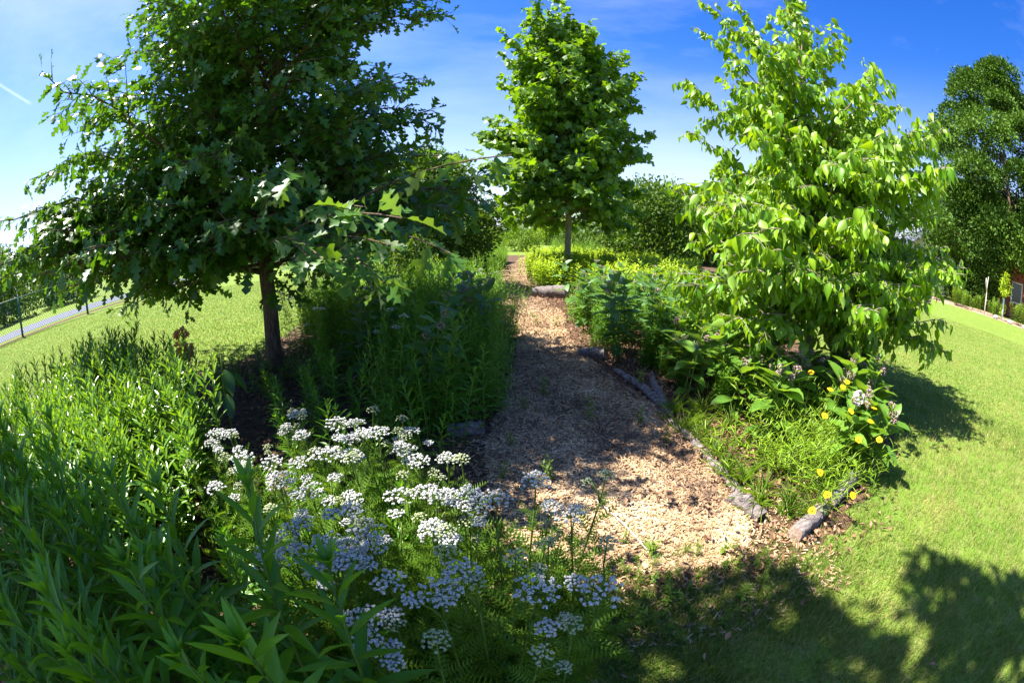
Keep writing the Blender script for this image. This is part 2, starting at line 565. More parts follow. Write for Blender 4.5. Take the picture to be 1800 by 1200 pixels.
def feather_template(n=9):
    V, F = [], []
    for q in range(n):
        t = 0.12 + 0.86 * q / (n - 1)
        w = 0.26 * math.sin(PI * (0.18 + 0.8 * q / (n - 1))) + 0.02
        for s in (-1, 1):
            k = len(V)
            V += [(0, t - .025, -.2 * t * t), (s * w, t + .09, -.2 * t * t + .05), (0, t + .03, -.2 * t * t), (s * w * .6, t + .11, -.2 * t * t + .09)]
            F += [(k, k + 1, k + 2), (k, k + 3, k + 2)]
    k = len(V)
    V += [(-.012, 0, 0), (.012, 0, 0), (.004, 1, -.2), (-.004, 1, -.2)]
    return np.array(V, float), [np.array(F), np.array([(k, k + 1, k + 2, k + 3)])]


FEATHER = feather_template()


def floret_template():
    a = np.linspace(0, 2 * PI, 5, endpoint=False)
    V = [(0, 0, .35)] + [(math.cos(x), math.sin(x), .12) for x in a] + [(0, 0, -.6)]
    F = [(0, 1 + i, 1 + (i + 1) % 5) for i in range(5)] + [(6, 1 + (i + 1) % 5, 1 + i) for i in range(5)]
    return np.array(V, float), [np.array(F)]


FLORET = floret_template()


def put(mb, tmpl, P, D, N, S, rng, mi=0, W=None, tone=(0.2, 0.8), tbias=None):
    if len(P) == 0:
        return
    V, F, k = scatter(tmpl, P, D, N, S, W)
    t = rng.uniform(tone[0], tone[1], len(P))
    t = t + (rng.uniform(0, 1, len(P)) < .04) * .5
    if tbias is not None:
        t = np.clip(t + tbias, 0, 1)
    rib = np.where(np.abs(tmpl[0][:, 0]) < 1e-6, .16, -.04)
    mb.add(V, F, mi, np.clip(np.repeat(t, k) + np.tile(rib, len(P)), 0, 1))


# ------------------------------------------------------------------ the ground
LAWN_EDGE = [(-2500, -2500), (2500, -2500), (2500, 2500), (-2500, 2500)]
sheet('ground', LAWN_EDGE, -0.004, M['lawn'])
PATH = smooth_poly([(0.12, 1.35), (-.06, 1.66), (-.17, 2.22), (-.13, 2.7), (-.05, 3.37), (.06, 4.85), (-.05, 6.15), (-.36, 8.32), (-.45, 11.96), (-.1, 15.5), (.38, 19.05), (1.0, 22),
                    (1.9, 22), (1.4, 19.15), (.79, 14.72), (.53, 11.27), (.42, 8.8), (.78, 6.83), (.70, 5.13), (.84, 3.98), (1.08, 2.95), (1.14, 2.36), (1.18, 1.65), (1.05, 1.22), (.6, 1.18)], 5, 0.012, 3)
BED = smooth_poly([(-4.6, -1.4), (-1.2, -1.2), (-.35, .2), (-.05, 1.0), (.5, 1.06), (1.0, 1.04), (1.36, 1.08), (1.75, 1.2), (2.22, 1.46), (2.9, 1.85), (3.7, 2.6), (4.0, 4.2), (4.3, 7), (5.4, 11), (7.5, 14.6), (9.5, 19), (4, 21.5), (-1, 21.5), (-3.4, 17),
                   (-3.7, 11), (-3.4, 6.4), (-3.1, 4.6), (-3.3, 3.7), (-4.3, 3.0), (-5.6, 2.2), (-5.8, .6)], 5, 0.03, 4)
sheet('garden_bed', BED, 0.0, M['soil'])
sheet('path', PATH, 0.004, M['path'])
sheet('road', [(-16.6, -60), (-16.4, 6), (-16.4, 80), (-19.4, 80), (-19.4, 6), (-19.6, -60)], 0.002, M['asphalt'])
BORDER = [(27.5, -4), (24.9, 6.0), (24.4, 7.8), (22.3, 12.9), (18.6, 21), (15, 28), (19, 31), (24, 22), (27, 14), (30, 7), (32, -4)]
sheet('border_bed', smooth_poly(BORDER, 4, 0.06, 5), 0.002, M['mulch2'])
EDGE = [(-15.35, -30), (-15.1, 4), (-14.8, 12), (-14.8, 70), (-15.35, 70), (-15.4, 12), (-15.7, 4), (-15.9, -30)]
sheet('fence_border', EDGE, 0.003, M['soil'])

# wood chips on the path: one loose mass
rng = np.random.default_rng(11)


def sample_poly(poly, n, rng, ymin=None, ymax=None, power=1.0):
    poly = np.asarray(poly)
    lo, hi = poly.min(0), poly.max(0)
    if ymin is not None:
        lo[1] = max(lo[1], ymin)
    if ymax is not None:
        hi[1] = min(hi[1], ymax)
    out = []
    c = 0
    while c < n:
        P = rng.uniform(lo, hi, (n * 2, 2))
        if power != 1.0:
            P[:, 1] = lo[1] + (hi[1] - lo[1]) * rng.uniform(0, 1, len(P)) ** power
        P = P[in_poly(P, poly)]
        out.append(P)
        c += len(P)
    return np.concatenate(out)[:n]


def vnoise(P, s, seed):
    """smooth value noise for clumps and dry patches"""
    r = np.random.default_rng(seed)
    g = r.uniform(0, 1, (64, 64))
    q = P / s
    i = np.floor(q).astype(int)
    f = q - i
    f = f * f * (3 - 2 * f)
    a, b = i[:, 0] % 64, i[:, 1] % 64
    a1, b1 = (a + 1) % 64, (b + 1) % 64
    return (g[a, b] * (1 - f[:, 0]) + g[a1, b] * f[:, 0]) * (1 - f[:, 1]) + (g[a, b1] * (1 - f[:, 0]) + g[a1, b1] * f[:, 0]) * f[:, 1]


def flat_bits(P, z0, z1, ln, wd, tilt, rng, mb, tone, mi=0, tmpl=None, patch=.55):
    n = len(P)
    a = rng.uniform(0, 2 * PI, n)
    D = np.stack([np.cos(a), np.sin(a), rng.normal(0, tilt, n)], 1)
    N = np.stack([rng.normal(0, tilt, n), rng.normal(0, tilt, n), np.ones(n)], 1)
    S = rng.uniform(*ln, n)
    W = rng.uniform(*wd, n)
    PP = np.column_stack([P, rng.uniform(z0, z1, n)])
    V, F, k = scatter(tmpl or CHIP, PP, D, N, S, W)
    tt = tone(n)
    if patch:
        tt = np.clip(tt + patch * (vnoise(P, .33, 8) + .6 * vnoise(P, .11, 9) - .8), 0, 1)
    mb.add(V, F, mi, np.repeat(tt, k))


CHIP = (np.array([(-.5, 0, 0), (.5, .05, 0), (.42, 1, 0), (-.35, .93, 0), (-.5, 0, .12), (.5, .05, .12), (.42, 1, .12), (-.35, .93, .12)], float),
        [np.array([(4, 5, 6, 7), (0, 1, 5, 4), (1, 2, 6, 5), (2, 3, 7, 6), (3, 0, 4, 7)])])
mb = MB()
tn = lambda n: np.clip(rng.beta(2.0, 2.2, n), 0, 1)
CH = PATH.copy()
flat_bits(sample_poly(CH, 42000, rng, 1.1, 6.5, 1.5), .004, .014, (.012, .036), (.003, .010), .22, rng, mb, tn)
flat_bits(sample_poly(CH, 15000, rng, 5, 22, 1.4), .004, .016, (.02, .05), (.006, .014), .22, rng, mb, tn)
# stray chips over the edges of the path and onto the grass in front
E2 = np.array([(-.25, .75), (1.5, .8), (1.45, 1.5), (1.3, 2.4), (-.35, 2.4)])
flat_bits(sample_poly(E2, 5000, rng), .004, .012, (.012, .034), (.003, .009), .25, rng, mb, tn)
o = mb.build('wood_chips', M['chip'], smooth=False)
kind(o, 'stuff', 'pale tan wood chips spread along the garden path', 'wood chips')

# fallen leaves
rng = np.random.default_rng(12)
DRY = leaf_strip([0, .2, .45, .7, 1], [.02, .2, .34, .2, .01], 0.7, -0.35, 0.03)
mb = MB()
tn = lambda n: np.clip(rng.beta(1.8, 2.0, n), 0, 1)
bp = sample_poly(BED, 16000, rng, .9, 9, 1.6)
bp = bp[~in_poly(bp, PATH)]
flat_bits(bp, .006, .03, (.02, .045), (.016, .036), .5, rng, mb, tn, tmpl=DRY)
dens = np.concatenate([rng.normal((.5, 3.0), (.45, 1.2), (420, 2)), rng.normal((.5, 6), (.3, 1.5), (300, 2)), rng.normal((1.75, 2.3), (.35, .5), (1500, 2)), rng.normal((-2.1, 3.5), (.6, .5), (1700, 2)), rng.normal((1.3, 1.15), (.25, .1), (110, 2)), rng.normal((1.15, 4.2), (.25, .8), (900, 2)), rng.normal((.95, 7.2), (.25, .8), (500, 2))])
flat_bits(dens, .008, .04, (.022, .05), (.018, .038), .6, rng, mb, tn, tmpl=DRY)
o = mb.build('fallen_leaves', M['dryleaf'], smooth=False)
kind(o, 'stuff', 'dry brown fallen leaves littering the garden bed', 'leaf litter')

# grass of the lawn
rng = np.random.default_rng(13)
BLADE = (np.array([(-.5, 0, 0), (.5, 0, 0), (.32, .55, .06), (-.32, .55, .06), (0, 1, .28)], float), [np.array([(0, 1, 2, 3)]), np.array([(3, 2, 4)])])


def blades(mb, P, hgt, wid, rng, tone_fn, lean=.45):
    n = len(P)
    a = rng.uniform(0, 2 * PI, n)
    le = rng.normal(0, lean, n)
    D = np.stack([np.cos(a) * le, np.sin(a) * le, np.ones(n)], 1)
    b = rng.uniform(0, 2 * PI, n)
    N = np.stack([np.cos(b), np.sin(b), np.zeros(n)], 1)
    V, F, k = scatter(BLADE, np.column_stack([P, np.full(n, -.003)]), D, N, rng.uniform(*hgt, n), rng.uniform(*wid, n))
    mb.add(V, F, 0, np.repeat(tone_fn(P), k))


gt = lambda P: np.clip(.15 + .3 * (vnoise(P, 1.3, 3) - .5) + .5 * vnoise(P, .5, 1) * vnoise(P, .13, 2) * 1.6 + rng.normal(0, .16, len(P)) + (rng.uniform(0, 1, len(P)) < .14) * .55 - .08, 0, 1)
mb = MB()


def polar(n, r0, r1, a0, a1, pw):
    r = r0 + (r1 - r0) * rng.uniform(0, 1, n) ** pw
    a = np.radians(rng.uniform(a0, a1, n))
    return np.stack([r * np.sin(a), r * np.cos(a)], 1)


def off_bed(P):
    return P[~in_poly(P, BED) & ~in_poly(P, PATH)]


P = off_bed(polar(210000, .3, 5.5, -25, 112, 1.0))
P = P[vnoise(P, .09, 5) + rng.uniform(-.35, .35, len(P)) > .28]
blades(mb, P, (.02, .055), (.0022, .0048), rng, gt)
P = off_bed(polar(150000, 4.5, 16, 20, 100, 1.0))
blades(mb, P, (.015, .035), (.005, .011), rng, gt)
P = off_bed(polar(130000, 3.2, 16, -80, -25, 1.0))
blades(mb, P, (.015, .04), (.005, .010), rng, gt)
# rough grass where lawn meets mulch in front of the path
P = rng.normal((.72, 1.0), (.5, .2), (13000, 2))
blades(mb, P, (.02, .05), (.002, .005), rng, lambda P: np.clip(rng.normal(.4, .25, len(P)), 0, 1))
o = mb.build('grass', M['grass'])
kind(o, 'stuff', 'short green lawn grass with straw-coloured flecks', 'grass')


# ------------------------------------------------------------------ trees
TF = (.35, .55, .75, .9)


class Tree:
    def __init__(self, seed):
        self.rng = np.random.default_rng(seed)
        self.wood, self.limbs, self.leaves, self.extra = MB(), MB(), MB(), MB()
        self.LP, self.LD, self.LN, self.LS = [], [], [], []

    def trunk(self, pts, rads, sides=12):
        pts = np.array(pts, float)
        t = np.linspace(0, 1, len(pts))
        tt = np.linspace(0, 1, 18)
        P = np.stack([np.interp(tt, t, pts[:, i]) for i in range(3)], 1)
        R = np.interp(tt, t, rads)
        P[1:-1, :2] += self.rng.normal(0, .006, (16, 2))
        self.tp, self.tr = P, R
        V, F = tube(P, R, sides)
        V += self.rng.normal(0, .002, V.shape)
        self.wood.add(V, F)

    def at(self, z):
        return np.array([np.interp(z, self.tp[:, 2], self.tp[:, i]) for i in range(3)])

    def twig_leaves(self, pts, spacing, size, droop, out, flat, jit=.35):
        """leaves on alternate sides along a twig"""
        r = self.rng
        seg = np.linalg.norm(np.diff(pts, axis=0), axis=1)
        cum = np.concatenate([[0], np.cumsum(seg)])
        n = max(2, int(cum[-1] / spacing))
        s = np.linspace(cum[-1] * .12, cum[-1], n)
        P = np.stack([np.interp(s, cum, pts[:, i]) for i in range(3)], 1)
        d = nrm(np.gradient(P, axis=0)) if n > 2 else np.tile(nrm(pts[-1] - pts[0]), (n, 1))
        side = nrm(np.cross(d, np.array([0, 0, 1.0])) + 1e-6)
        sg = np.where(np.arange(n) % 2 == 0, 1, -1)[:, None] * r.uniform(.6, 1.2, (n, 1))
        sg[-1] *= .1
        D = d * out + side * sg + r.normal(0, jit + .12, (n, 3))
        D[:, 2] -= droop
        N = np.tile(np.array([0, 0, 1.0]), (n, 1)) * flat + r.normal(0, .45, (n, 3)) + d * .15
        self.LP.append(P + r.normal(0, size * .06, P.shape))
        self.LD.append(D)
        self.LN.append(N)
        self.LS.append(size * r.uniform(.5, 1.18, n))

    def branch(self, p0, tip, sag, r0, sec_step, sec_len, leaf_sp, leaf, droop, out=.6, flat=1.0, n=10, sec_up=0.0, start=.2, tert=True):
        r = self.rng
        p0, tip = np.asarray(p0, float), np.asarray(tip, float)
        Lb = np.linalg.norm(tip - p0)
        mid = (p0 + tip) / 2 + np.array([0, 0, sag * Lb]) + r.normal(0, .05 * Lb, 3)
        pts = bez(p0, mid, tip, n)
        pts[1:-1] += r.normal(0, .012 * Lb, (n - 2, 3))
        V, F = tube(pts, np.linspace(r0, max(.0022, r0 * .18), n), 5, False)
        self.limbs.add(V, F)
        d = nrm(np.gradient(pts, axis=0))
        s = start
        sd_ = 1
        while s < .97:
            i = s * (n - 1)
            k = min(int(i), n - 2)
            P = pts[k] + (pts[k + 1] - pts[k]) * (i - k)
            dd = d[k]
            side = nrm(np.cross(dd, np.array([0, 0, 1.0])) + 1e-6)
            ang = r.uniform(.6, 1.15)
            D = dd * math.cos(ang) + side * sd_ * math.sin(ang) + np.array([0, 0, sec_up + r.normal(0, .42)])
            D = nrm(D)
            ln = (sec_len * Lb * (1.05 - s) + .10) * r.uniform(.6, 1.25)
            tp = P + D * ln
            q = bez(P, P + D * ln * .55 + np.array([0, 0, .06 * ln]), tp - np.array([0, 0, droop * .1 * ln]), 5)
            V, F = tube(q, np.linspace(max(.003, r0 * .35), .0015, 5), 4, False)
            self.limbs.add(V, F)
            self.twig_leaves(q, leaf_sp, leaf, droop, out, flat)
            if tert and ln > .24:
                for f in TF:
                    p = q[int(f * 4)]
                    s2 = nrm(np.cross(D, np.array([0, 0, 1.0])) * r.choice([-1, 1]) + D * .6 + r.normal(0, .3, 3))
                    q2 = bez(p, p + s2 * ln * .25, p + s2 * ln * .45 - np.array([0, 0, droop * .06]), 4)
                    V, F = tube(q2, np.linspace(.003, .0015, 4), 3, False)
                    self.limbs.add(V, F)
                    self.twig_leaves(q2, leaf_sp, leaf, droop, out, flat)
            sd_ *= -1
            s += sec_step / Lb * r.uniform(.7, 1.3)
        self.twig_leaves(pts[int(n * .55):], leaf_sp, leaf, droop, out, flat)
        return pts

    def finish(self, name, label, cat, loc, tmpl, leafmat, bark, group=None, tone=(.1, .9)):
        print('LEAVES', name, sum(len(a) for a in self.LP))
        t = thing(name, label, cat, loc, 0, group)
        tk = self.wood.build('trunk', bark, t)
        if self.limbs.V:
            self.limbs.build('branches', bark, tk)
        if self.LP:
            put(self.leaves, tmpl, np.concatenate(self.LP), np.concatenate(self.LD), np.concatenate(self.LN), np.concatenate(self.LS), self.rng, 0, None, tone)
        self.leaves.build('crown', leafmat, t)
        return t


# the big oak left of the path
OB = np.array([-2.42, 3.67, 0])
T = Tree(21)
T.trunk([(0, 0, -.03), (.0, .0, .06), (.01, 0, .9), (.03, .02, 2.4), (.0, .0, 4.2), (.02, 0, 5.7)], [.115, .088, .078, .062, .036, .008])
r = T.rng


def oak_prof(t):
    return np.interp(t, [0, .12, .3, .5, .7, .85, 1], [2.15, 2.7, 2.5, 2.25, 1.95, 1.5, .5])


nb = 152
for i in range(nb):
    t = (i + r.uniform(0, 1)) / nb
    z = 1.0 + (5.5 - 1.0) * t ** 1.05
    az = i * 2.39996 + r.normal(0, .25)
    R = oak_prof(t) * r.uniform(.72, 1.04)
    u = np.array([math.cos(az), math.sin(az), 0])
    R *= 1 + .16 * t * max(0, float(u @ np.array([-.83, -.55, 0])))
    # the side towards the viewer is thinner higher up
    if t > .12:
        R *= 1 - .3 * max(0, float(u @ np.array([.64, -.77, 0])))
    el = np.interp(t, [0, .15, .4, .7, 1], [-.05, .05, .25, .45, .8]) + r.normal(0, .2)
    if i % 5 in (1, 3):
        R *= r.uniform(.4, .75)
        el += r.uniform(.1, .6)
    el = min(max(el, -.2), 1.0)
    if t < .2 and float(u @ np.array([.55, -.83, 0])) > .35:
        el = max(el, .22)
    tip = T.at(z) + u * R + np.array([0, 0, math.tan(el) * R])
    T.branch(T.at(z), tip, .10, .010 + .005 * R, .14, .34, .056, .165, .3, .55, .8)
# long low limbs: one reaching left past the fence view, several towards the camera and over the path
for tip in ((-2.35, .35, 1.75), (-2.4, -.6, 1.3), (-1.9, -1.5, 1.25), (-2.55, 1.1, 1.4), (-1.2, -2.2, 1.4), (-.3, -2.1, 1.45), (1.9, -.9, 1.35), (2.2, .1, 1.55), (2.25, .9, 1.6), (1.5, -1.4, 1.45), (-2.3, -1.9, 1.5), (-2.4, -1.4, 1.95), (-2.0, -2.2, 1.5), (-2.6, -1.3, 3.2), (-2.5, -.9, 1.6), (-1.6, -2.4, 1.6), (-2.7, -.4, 2.2), (-2.3, -1.7, 1.9), (-2.5, -1.0, 2.5), (-2.1, -2.0, 1.9), (-2.0, -2.2, 1.5), (-2.6, -.6, 1.8), (-1.75, -2.6, 1.6), (-1.9, -2.5, 2.0), (-2.2, -1.9, 2.4), (-2.2, -.2, 3.0)):
    z = max(.9, tip[2] * .8)
    T.branch(T.at(z), tip, .12, .022, .14, .24, .06, .16, .3, .5, 1.0)
oak = T.finish('oak_tree', 'tall dark green oak with deeply lobed leaves standing left of the path', 'tree', OB, OAKS, M['oak'], M['bark'])
# young sunlit shoots of the same oak that hang out over the bed towards the viewer
T2 = Tree(22)
for p0, tip, sz in (((1.0, -1.2, 1.35), (2.05, -2.25, 1.35), .15), ((.9, -1.3, 1.3), (1.72, -2.2, 1.22), .15), ((.7, -1.2, 1.4), (1.5, -2.05, 1.58), .15), ((.9, -1.0, 1.25), (1.9, -1.9, 1.25), .15), ((.9, -1.1, 1.4), (1.8, -1.95, 1.42), .15), ((1.3, -.9, 1.3), (2.15, -1.8, 1.2), .15), ((.9, -1.2, 1.3), (1.62, -2.1, 1.2), .15), ((1.1, -1.1, 1.25), (1.85, -2.0, 1.08), .15), ((1.2, -.9, 1.45), (2.42, -1.9, 1.62), .165), ((1.2, -1.2, 1.25), (1.9, -2.0, 1.1), .17)):
    p0, tip = np.array(p0), np.array(tip)
    q = bez(p0, (p0 + tip) / 2 + np.array([0, 0, .12]), tip, 9)
    V, F = tube(q, np.linspace(.008, .003, 9), 6, False)
    T2.limbs.add(V, F)
    T2.twig_leaves(q[2:], .085, sz, .35, .5, .9, .4)
    T2.twig_leaves(q[5:], .09, sz * .9, .3, .6, .8, .5)
T2.limbs.build('shoot', M['bark'], oak)
put(T2.leaves, OAKL, np.concatenate(T2.LP), np.concatenate(T2.LD), np.concatenate(T2.LN), np.concatenate(T2.LS), T2.rng)
T2.leaves.build('young_leaves', M['oak2'], oak)['label'] = 'large bright young lobed leaves nearest the viewer'
mb = MB()
pr = np.tile(np.array([(2.0, -2.2, 1.39)]), (9, 1)) + T2.rng.normal(0, .002, (9, 3))
pr = pr[:5]
put(mb, LANCE, pr, T2.rng.normal(0, .6, (5, 3)) + np.array([0, 0, .8]), T2.rng.normal(0, 1, (5, 3)), .03, T2.rng, W=.035)
mb.build('red_bud', M['redleaf'], oak)

# the drooping-leaved small tree right of the path
T = Tree(31)
r = T.rng
T.trunk([(0, 0, -.03), (0, 0, .05), (.02, .0, .8), (.03, .05, 1.9), (-.05, .0, 3.1), (-.06, -.02, 4.0)], [.075, .055, .048, .038, .02, .005])
nb = 116
for i in range(nb):
    t = (i + r.uniform(0, 1)) / nb
    z = .56 + (2.4 - .56) * t
    az = i * 2.39996 + r.normal(0, .25)
    R = (1 - .1 * max(0, -math.cos(az - .85 + PI / 2))) * np.interp(t, [0, .15, .4, .6, .75, .88, 1], [1.45, 1.72, 1.68, 1.55, 1.38, 1.12, .8]) * r.uniform(.6, 1.06)
    u = np.array([math.cos(az), math.sin(az), 0])
    el = np.interp(t, [0, .2, .5, .75, 1], [.0, .15, .3, .45, .8]) + r.normal(0, .15)
    tip = T.at(z) + u * R + np.array([0, 0, math.tan(el) * R])
    T.branch(T.at(z), tip, .08, .006 + .004 * R, .11, .31, .034, .108, 1.25, .4, .3, tert=True)
for p0z, tip in ((2.2, (-.85, .55, 3.95)), (2.0, (.62, -.55, 3.25)), (1.9, (.75, -.35, 3.05)), (2.6, (.05, .0, 4.25)), (2.5, (-.5, .35, 3.6)), (1.4, (-1.05, .8, 2.4)), (1.0, (1.25, -.9, 1.6)), (.9, (1.0, -1.2, 1.35)), (.8, (.2, -1.35, 1.1)), (.7, (-.5, -1.3, 1.0)), (.7, (-1.1, -.8, 1.1)), (.65, (.7, -1.3, .95)), (.7, (-.2, -1.0, .85)), (.7, (-1.2, -.2, 1.1)), (1.2, (.9, -.7, 2.1)), (2.2, (-.95, .65, 3.6)), (2.4, (-.55, .4, 4.0)), (2.8, (.1, -.05, 4.5)), (2.0, (.8, -.65, 2.9)), (1.0, (1.35, -1.15, 1.45)), (.8, (1.5, -.5, 1.6)), (1.5, (1.3, -.8, 2.3)), (2.6, (-.05, .02, 4.3)), (2.3, (-.3, .1, 3.7)), (2.0, (-.7, .6, 3.0))):
    T.branch(T.at(p0z), tip, .05, .014, .10, .2, .038, .108, 1.3, .35, .25)
dog = T.finish('drooping_tree', 'small bright green tree with drooping pointed leaves beside the lawn', 'tree', (2.78, 3.15, 0), OVATE, M['dogwood'], M['palebark'])

# the shapely round-topped tree in the middle
T = Tree(41)
r = T.rng
T.trunk([(0, 0, -.03), (0, 0, .1), (.0, .0, 1.3), (.03, .0, 3.5), (.0, .05, 6), (.05, .0, 7.6)], [.115, .088, .078, .06, .032, .008])
nb = 168
for i in range(nb):
    t = (i + r.uniform(0, 1)) / nb
    z = 1.58 + (6.6 - 1.58) * t
    az = i * 2.39996 + r.normal(0, .25)
    R = np.interp(t, [0, .1, .3, .5, .7, .85, .95, 1], [2.0, 2.3, 2.3, 2.0, 1.5, 1.1, .75, .4]) * r.uniform(.86, 1.02)
    u = np.array([math.cos(az), math.sin(az), 0])
    el = np.interp(t, [0, .2, .5, 1], [-.02, .22, .5, .85]) + r.normal(0, .12)
    tip = T.at(z) + u * R + np.array([0, 0, math.tan(el) * R])
    T.branch(T.at(z), tip, .08, .010 + .005 * R, .18, .36, .068, .185, .5, .5, .5)
ctr = T.finish('round_topped_tree', 'leafy tree with egg-shaped crown and pale trunk in the middle of the garden', 'tree', (1.42, 10.8, 0), TULIP, M['maple'], M['palebark'])


# far trees and shrubs: clumps of leaf bits through the crown, a trunk with a few limbs
def clump_crown(rng, blobs, per, size, ledge=False, flat=.8):
    mb = MB()
    for (x, y, z, rr) in blobs:
        n = max(20, int(per * rr))
        d = nrm(rng.normal(0, 1, (n, 3)))
        if ledge:  # boughs: thick on top, thin and shaded below
            d[:, 2] = np.abs(d[:, 2]) * .9 - .2
        q = d * (rr * rng.uniform(.7 if ledge else .45, 1.05, (n, 1))) * (1 + .22 * np.sin(d[:, :1] * 9 + x) * np.cos(d[:, 1:2] * 7 + y))
        q[:, 2] *= flat
        P = q + np.array([x, y, z])
        D = d + rng.normal(0, .7, (n, 3))
        put(mb, BIT, P, D, rng.normal(0, 1, (n, 3)) + np.array([0, 0, .7]), rng.uniform(.6, 1.3, n) * size, rng, tone=(.05, .95), tbias=rng.normal(0, .22))
    return mb


def far_tree(name, label, loc, h, rad, z0, lm, seed, shape='round', nb=46, per=150, size=.16, group=None, bark='bark', trunk_r=.14):
    rng = np.random.default_rng(seed)
    t = thing(name, label, 'tree' if 'tree' in name else 'shrub', loc, 0, group)
    tb = MB()
    V, F = tube([(0, 0, -.05), (.02, 0, h * .3), (-.03, .02, h * .6), (0, 0, h * .92)], [trunk_r, trunk_r * .8, trunk_r * .5, .02], 8)
    tb.add(V, F)
    blobs = []
    for i in range(nb):
        s = (i + rng.uniform(0, 1)) / nb
        z = z0 + (h - z0) * s
        if shape == 'round':
            R = rad * math.sqrt(max(.04, 1 - (2 * s - .9) ** 2 * .85))
        elif shape == 'cone':
            R = rad * (1.05 - s) ** .55
        else:
            R = rad * (1 - .55 * s)
        a = i * 2.4 + rng.normal(0, .3)
        q = R * (rng.uniform(.45, 1.15) if shape == 'cone' else rng.uniform(.35, .95))
        rr = (rad * (.25 if shape == 'cone' else .3)) * rng.uniform(.55, 1.35) * (1 - .2 * s)
        x, y = q * math.cos(a), q * math.sin(a)
        blobs.append((x, y, z, rr))
        if i % 3 == 0:
            V, F = tube(bez((0, 0, z * .8), (x * .5, y * .5, z * .9), (x, y, z), 5), np.linspace(trunk_r * .3, .01, 5), 4, False)
            tb.add(V, F)
    tb.build('trunk', M[bark], t)
    clump_crown(rng, blobs, per / max(rad * .3, .05), size, shape == 'cone').build('crown', lm, t)
    return t


far_tree('second_oak_tree', 'dark small-leaved tree behind the oak, left of the path', (-1.85, 9.4, 0), 3.0, 1.5, .6, M['far'], 51, nb=80, per=330, size=.095, trunk_r=.08)
far_tree('spreading_tree', 'low dark spreading tree behind the milkweed, right of the egg-shaped tree', (5.0, 15.2, 0), 3.0, 2.6, .6, M['far'], 52, 'round', 80, 260, .13, trunk_r=.09)
far_tree('yellow_green_tree', 'yellow-green topped tree far behind the low spreading tree', (11.6, 28.5, 0), 4.6, 2.2, .8, M['farlight'], 53, nb=46, per=130, size=.2)
far_tree('tall_evergreen_tree', 'towering dark evergreen with a ragged pointed crown across the lawn', (35.0, 12.3, 0), 18.2, 9.4, 3.0, M['evergreen'], 54, 'cone', 92, 2100, .24, trunk_r=.32)
far_tree('cropped_evergreen_tree', 'dark evergreen at the picture edge, right of the towering one', (37.0, 3.4, 0), 17.2, 8.6, 3.0, M['evergreen'], 55, 'cone', 84, 2000, .24, trunk_r=.32)
far_tree('leafy_understory_tree', 'grey-green leafy tree under the towering evergreen, near the white house', (29.6, 14.2, 0), 7.6, 3.3, .4, M['evergreen'], 56, nb=100, per=440, size=.2, trunk_r=.12)
far_tree('shady_understory_tree', 'deep shaded tree behind the young staked sapling', (39, 14.0, 0), 9.0, 7.5, .3, M['evergreen'], 57, nb=110, per=420, size=.26, trunk_r=.14)
LT = [
    ('far round tree in the treeline straight behind the path end', (-1.5, 36, 0), 3.4, 2.3, 'far'),
    ('far pale round tree right behind the path end', (3.4, 38, 0), 3.2, 2.2, 'farlight'),
    ('far dark tree behind the trunk of the egg-shaped tree', (8.0, 37, 0), 3.9, 2.6, 'far'),
    ('far bushy tree seen in the gap right of the egg-shaped tree', (14.5, 36, 0), 5.0, 2.7, 'far'),
    ('far dark tree behind the left side of the drooping tree', (19.5, 33, 0), 5.2, 2.8, 'far'),
    ('far tree behind the middle of the drooping tree', (24.5, 29, 0), 5.6, 2.9, 'far'),
    ('far pale tree behind the right side of the drooping tree', (25.5, 22.5, 0), 5.2, 2.5, 'farlight'),
    ('far tree left of the path end, behind the second oak', (-6.0, 34, 0), 3.7, 2.5, 'far'),
    ('far tree behind the middle of the big oak', (-12.5, 36, 0), 4.4, 2.7, 'far'),
    ('far tree beyond the road, behind the left half of the big oak', (-22, 34, 0), 5.2, 3.2, 'far'),
    ('far tree beyond the road, between fence and house', (-31, 27, 0), 5.0, 3.2, 'far'),
    ('far dark tree beyond the road at the left picture edge', (-44, 13, 0), 6.0, 3.8, 'evergreen'),
    ('far dark tree beyond the road, second from the left picture edge', (-42, 21, 0), 5.4, 3.6, 'far'),
    ('far bluish-dark tree in front of the low house beyond the road', (-33, 4.5, 0), 3.6, 3.0, 'evergreen'),
    ('dark bushy tree just beyond the road at the left photo edge', (-27, 3.2, 0), 3.3, 2.6, 'evergreen'),
    ('dark bushy tree just beyond the road, behind the first fence posts', (-27, 8.2, 0), 3.6, 2.8, 'far'),
    ('low dark tree beyond the road behind the oak boughs', (-27, 13.5, 0), 3.4, 2.8, 'evergreen'),
    ('dark bushy tree behind the left lawn, right of the oak trunk', (-9.5, 26, 0), 3.0, 2.6, 'far'),
    ('dark bushy tree behind the left lawn, straight behind the oak trunk', (-14.0, 24, 0), 3.2, 2.8, 'evergreen'),
    ('dark bushy tree behind the left lawn, left of the oak trunk', (-18.5, 22, 0), 3.2, 2.6, 'far'),
    ('small dark tree behind the meadow, between both oaks', (-6.2, 21, 0), 2.6, 2.2, 'evergreen'),
    ('far rounded tree right of the low house beyond the road', (-36, 16, 0), 4.4, 3.4, 'far'),
    ('far dark tree right behind the low spreading tree', (7.8, 22, 0), 3.4, 2.6, 'far'),
    ('far dark wide tree in the gap left of the drooping tree', (9.6, 19.5, 0), 3.0, 2.4, 'far'),
    ('far dense tree behind the left boughs of the drooping tree', (13.0, 20.5, 0), 3.4, 2.6, 'far'),
    ('far shrubby tree left of the road, behind the big oak trunk', (-17.5, 38, 0), 4.2, 2.6, 'farlight'),
]
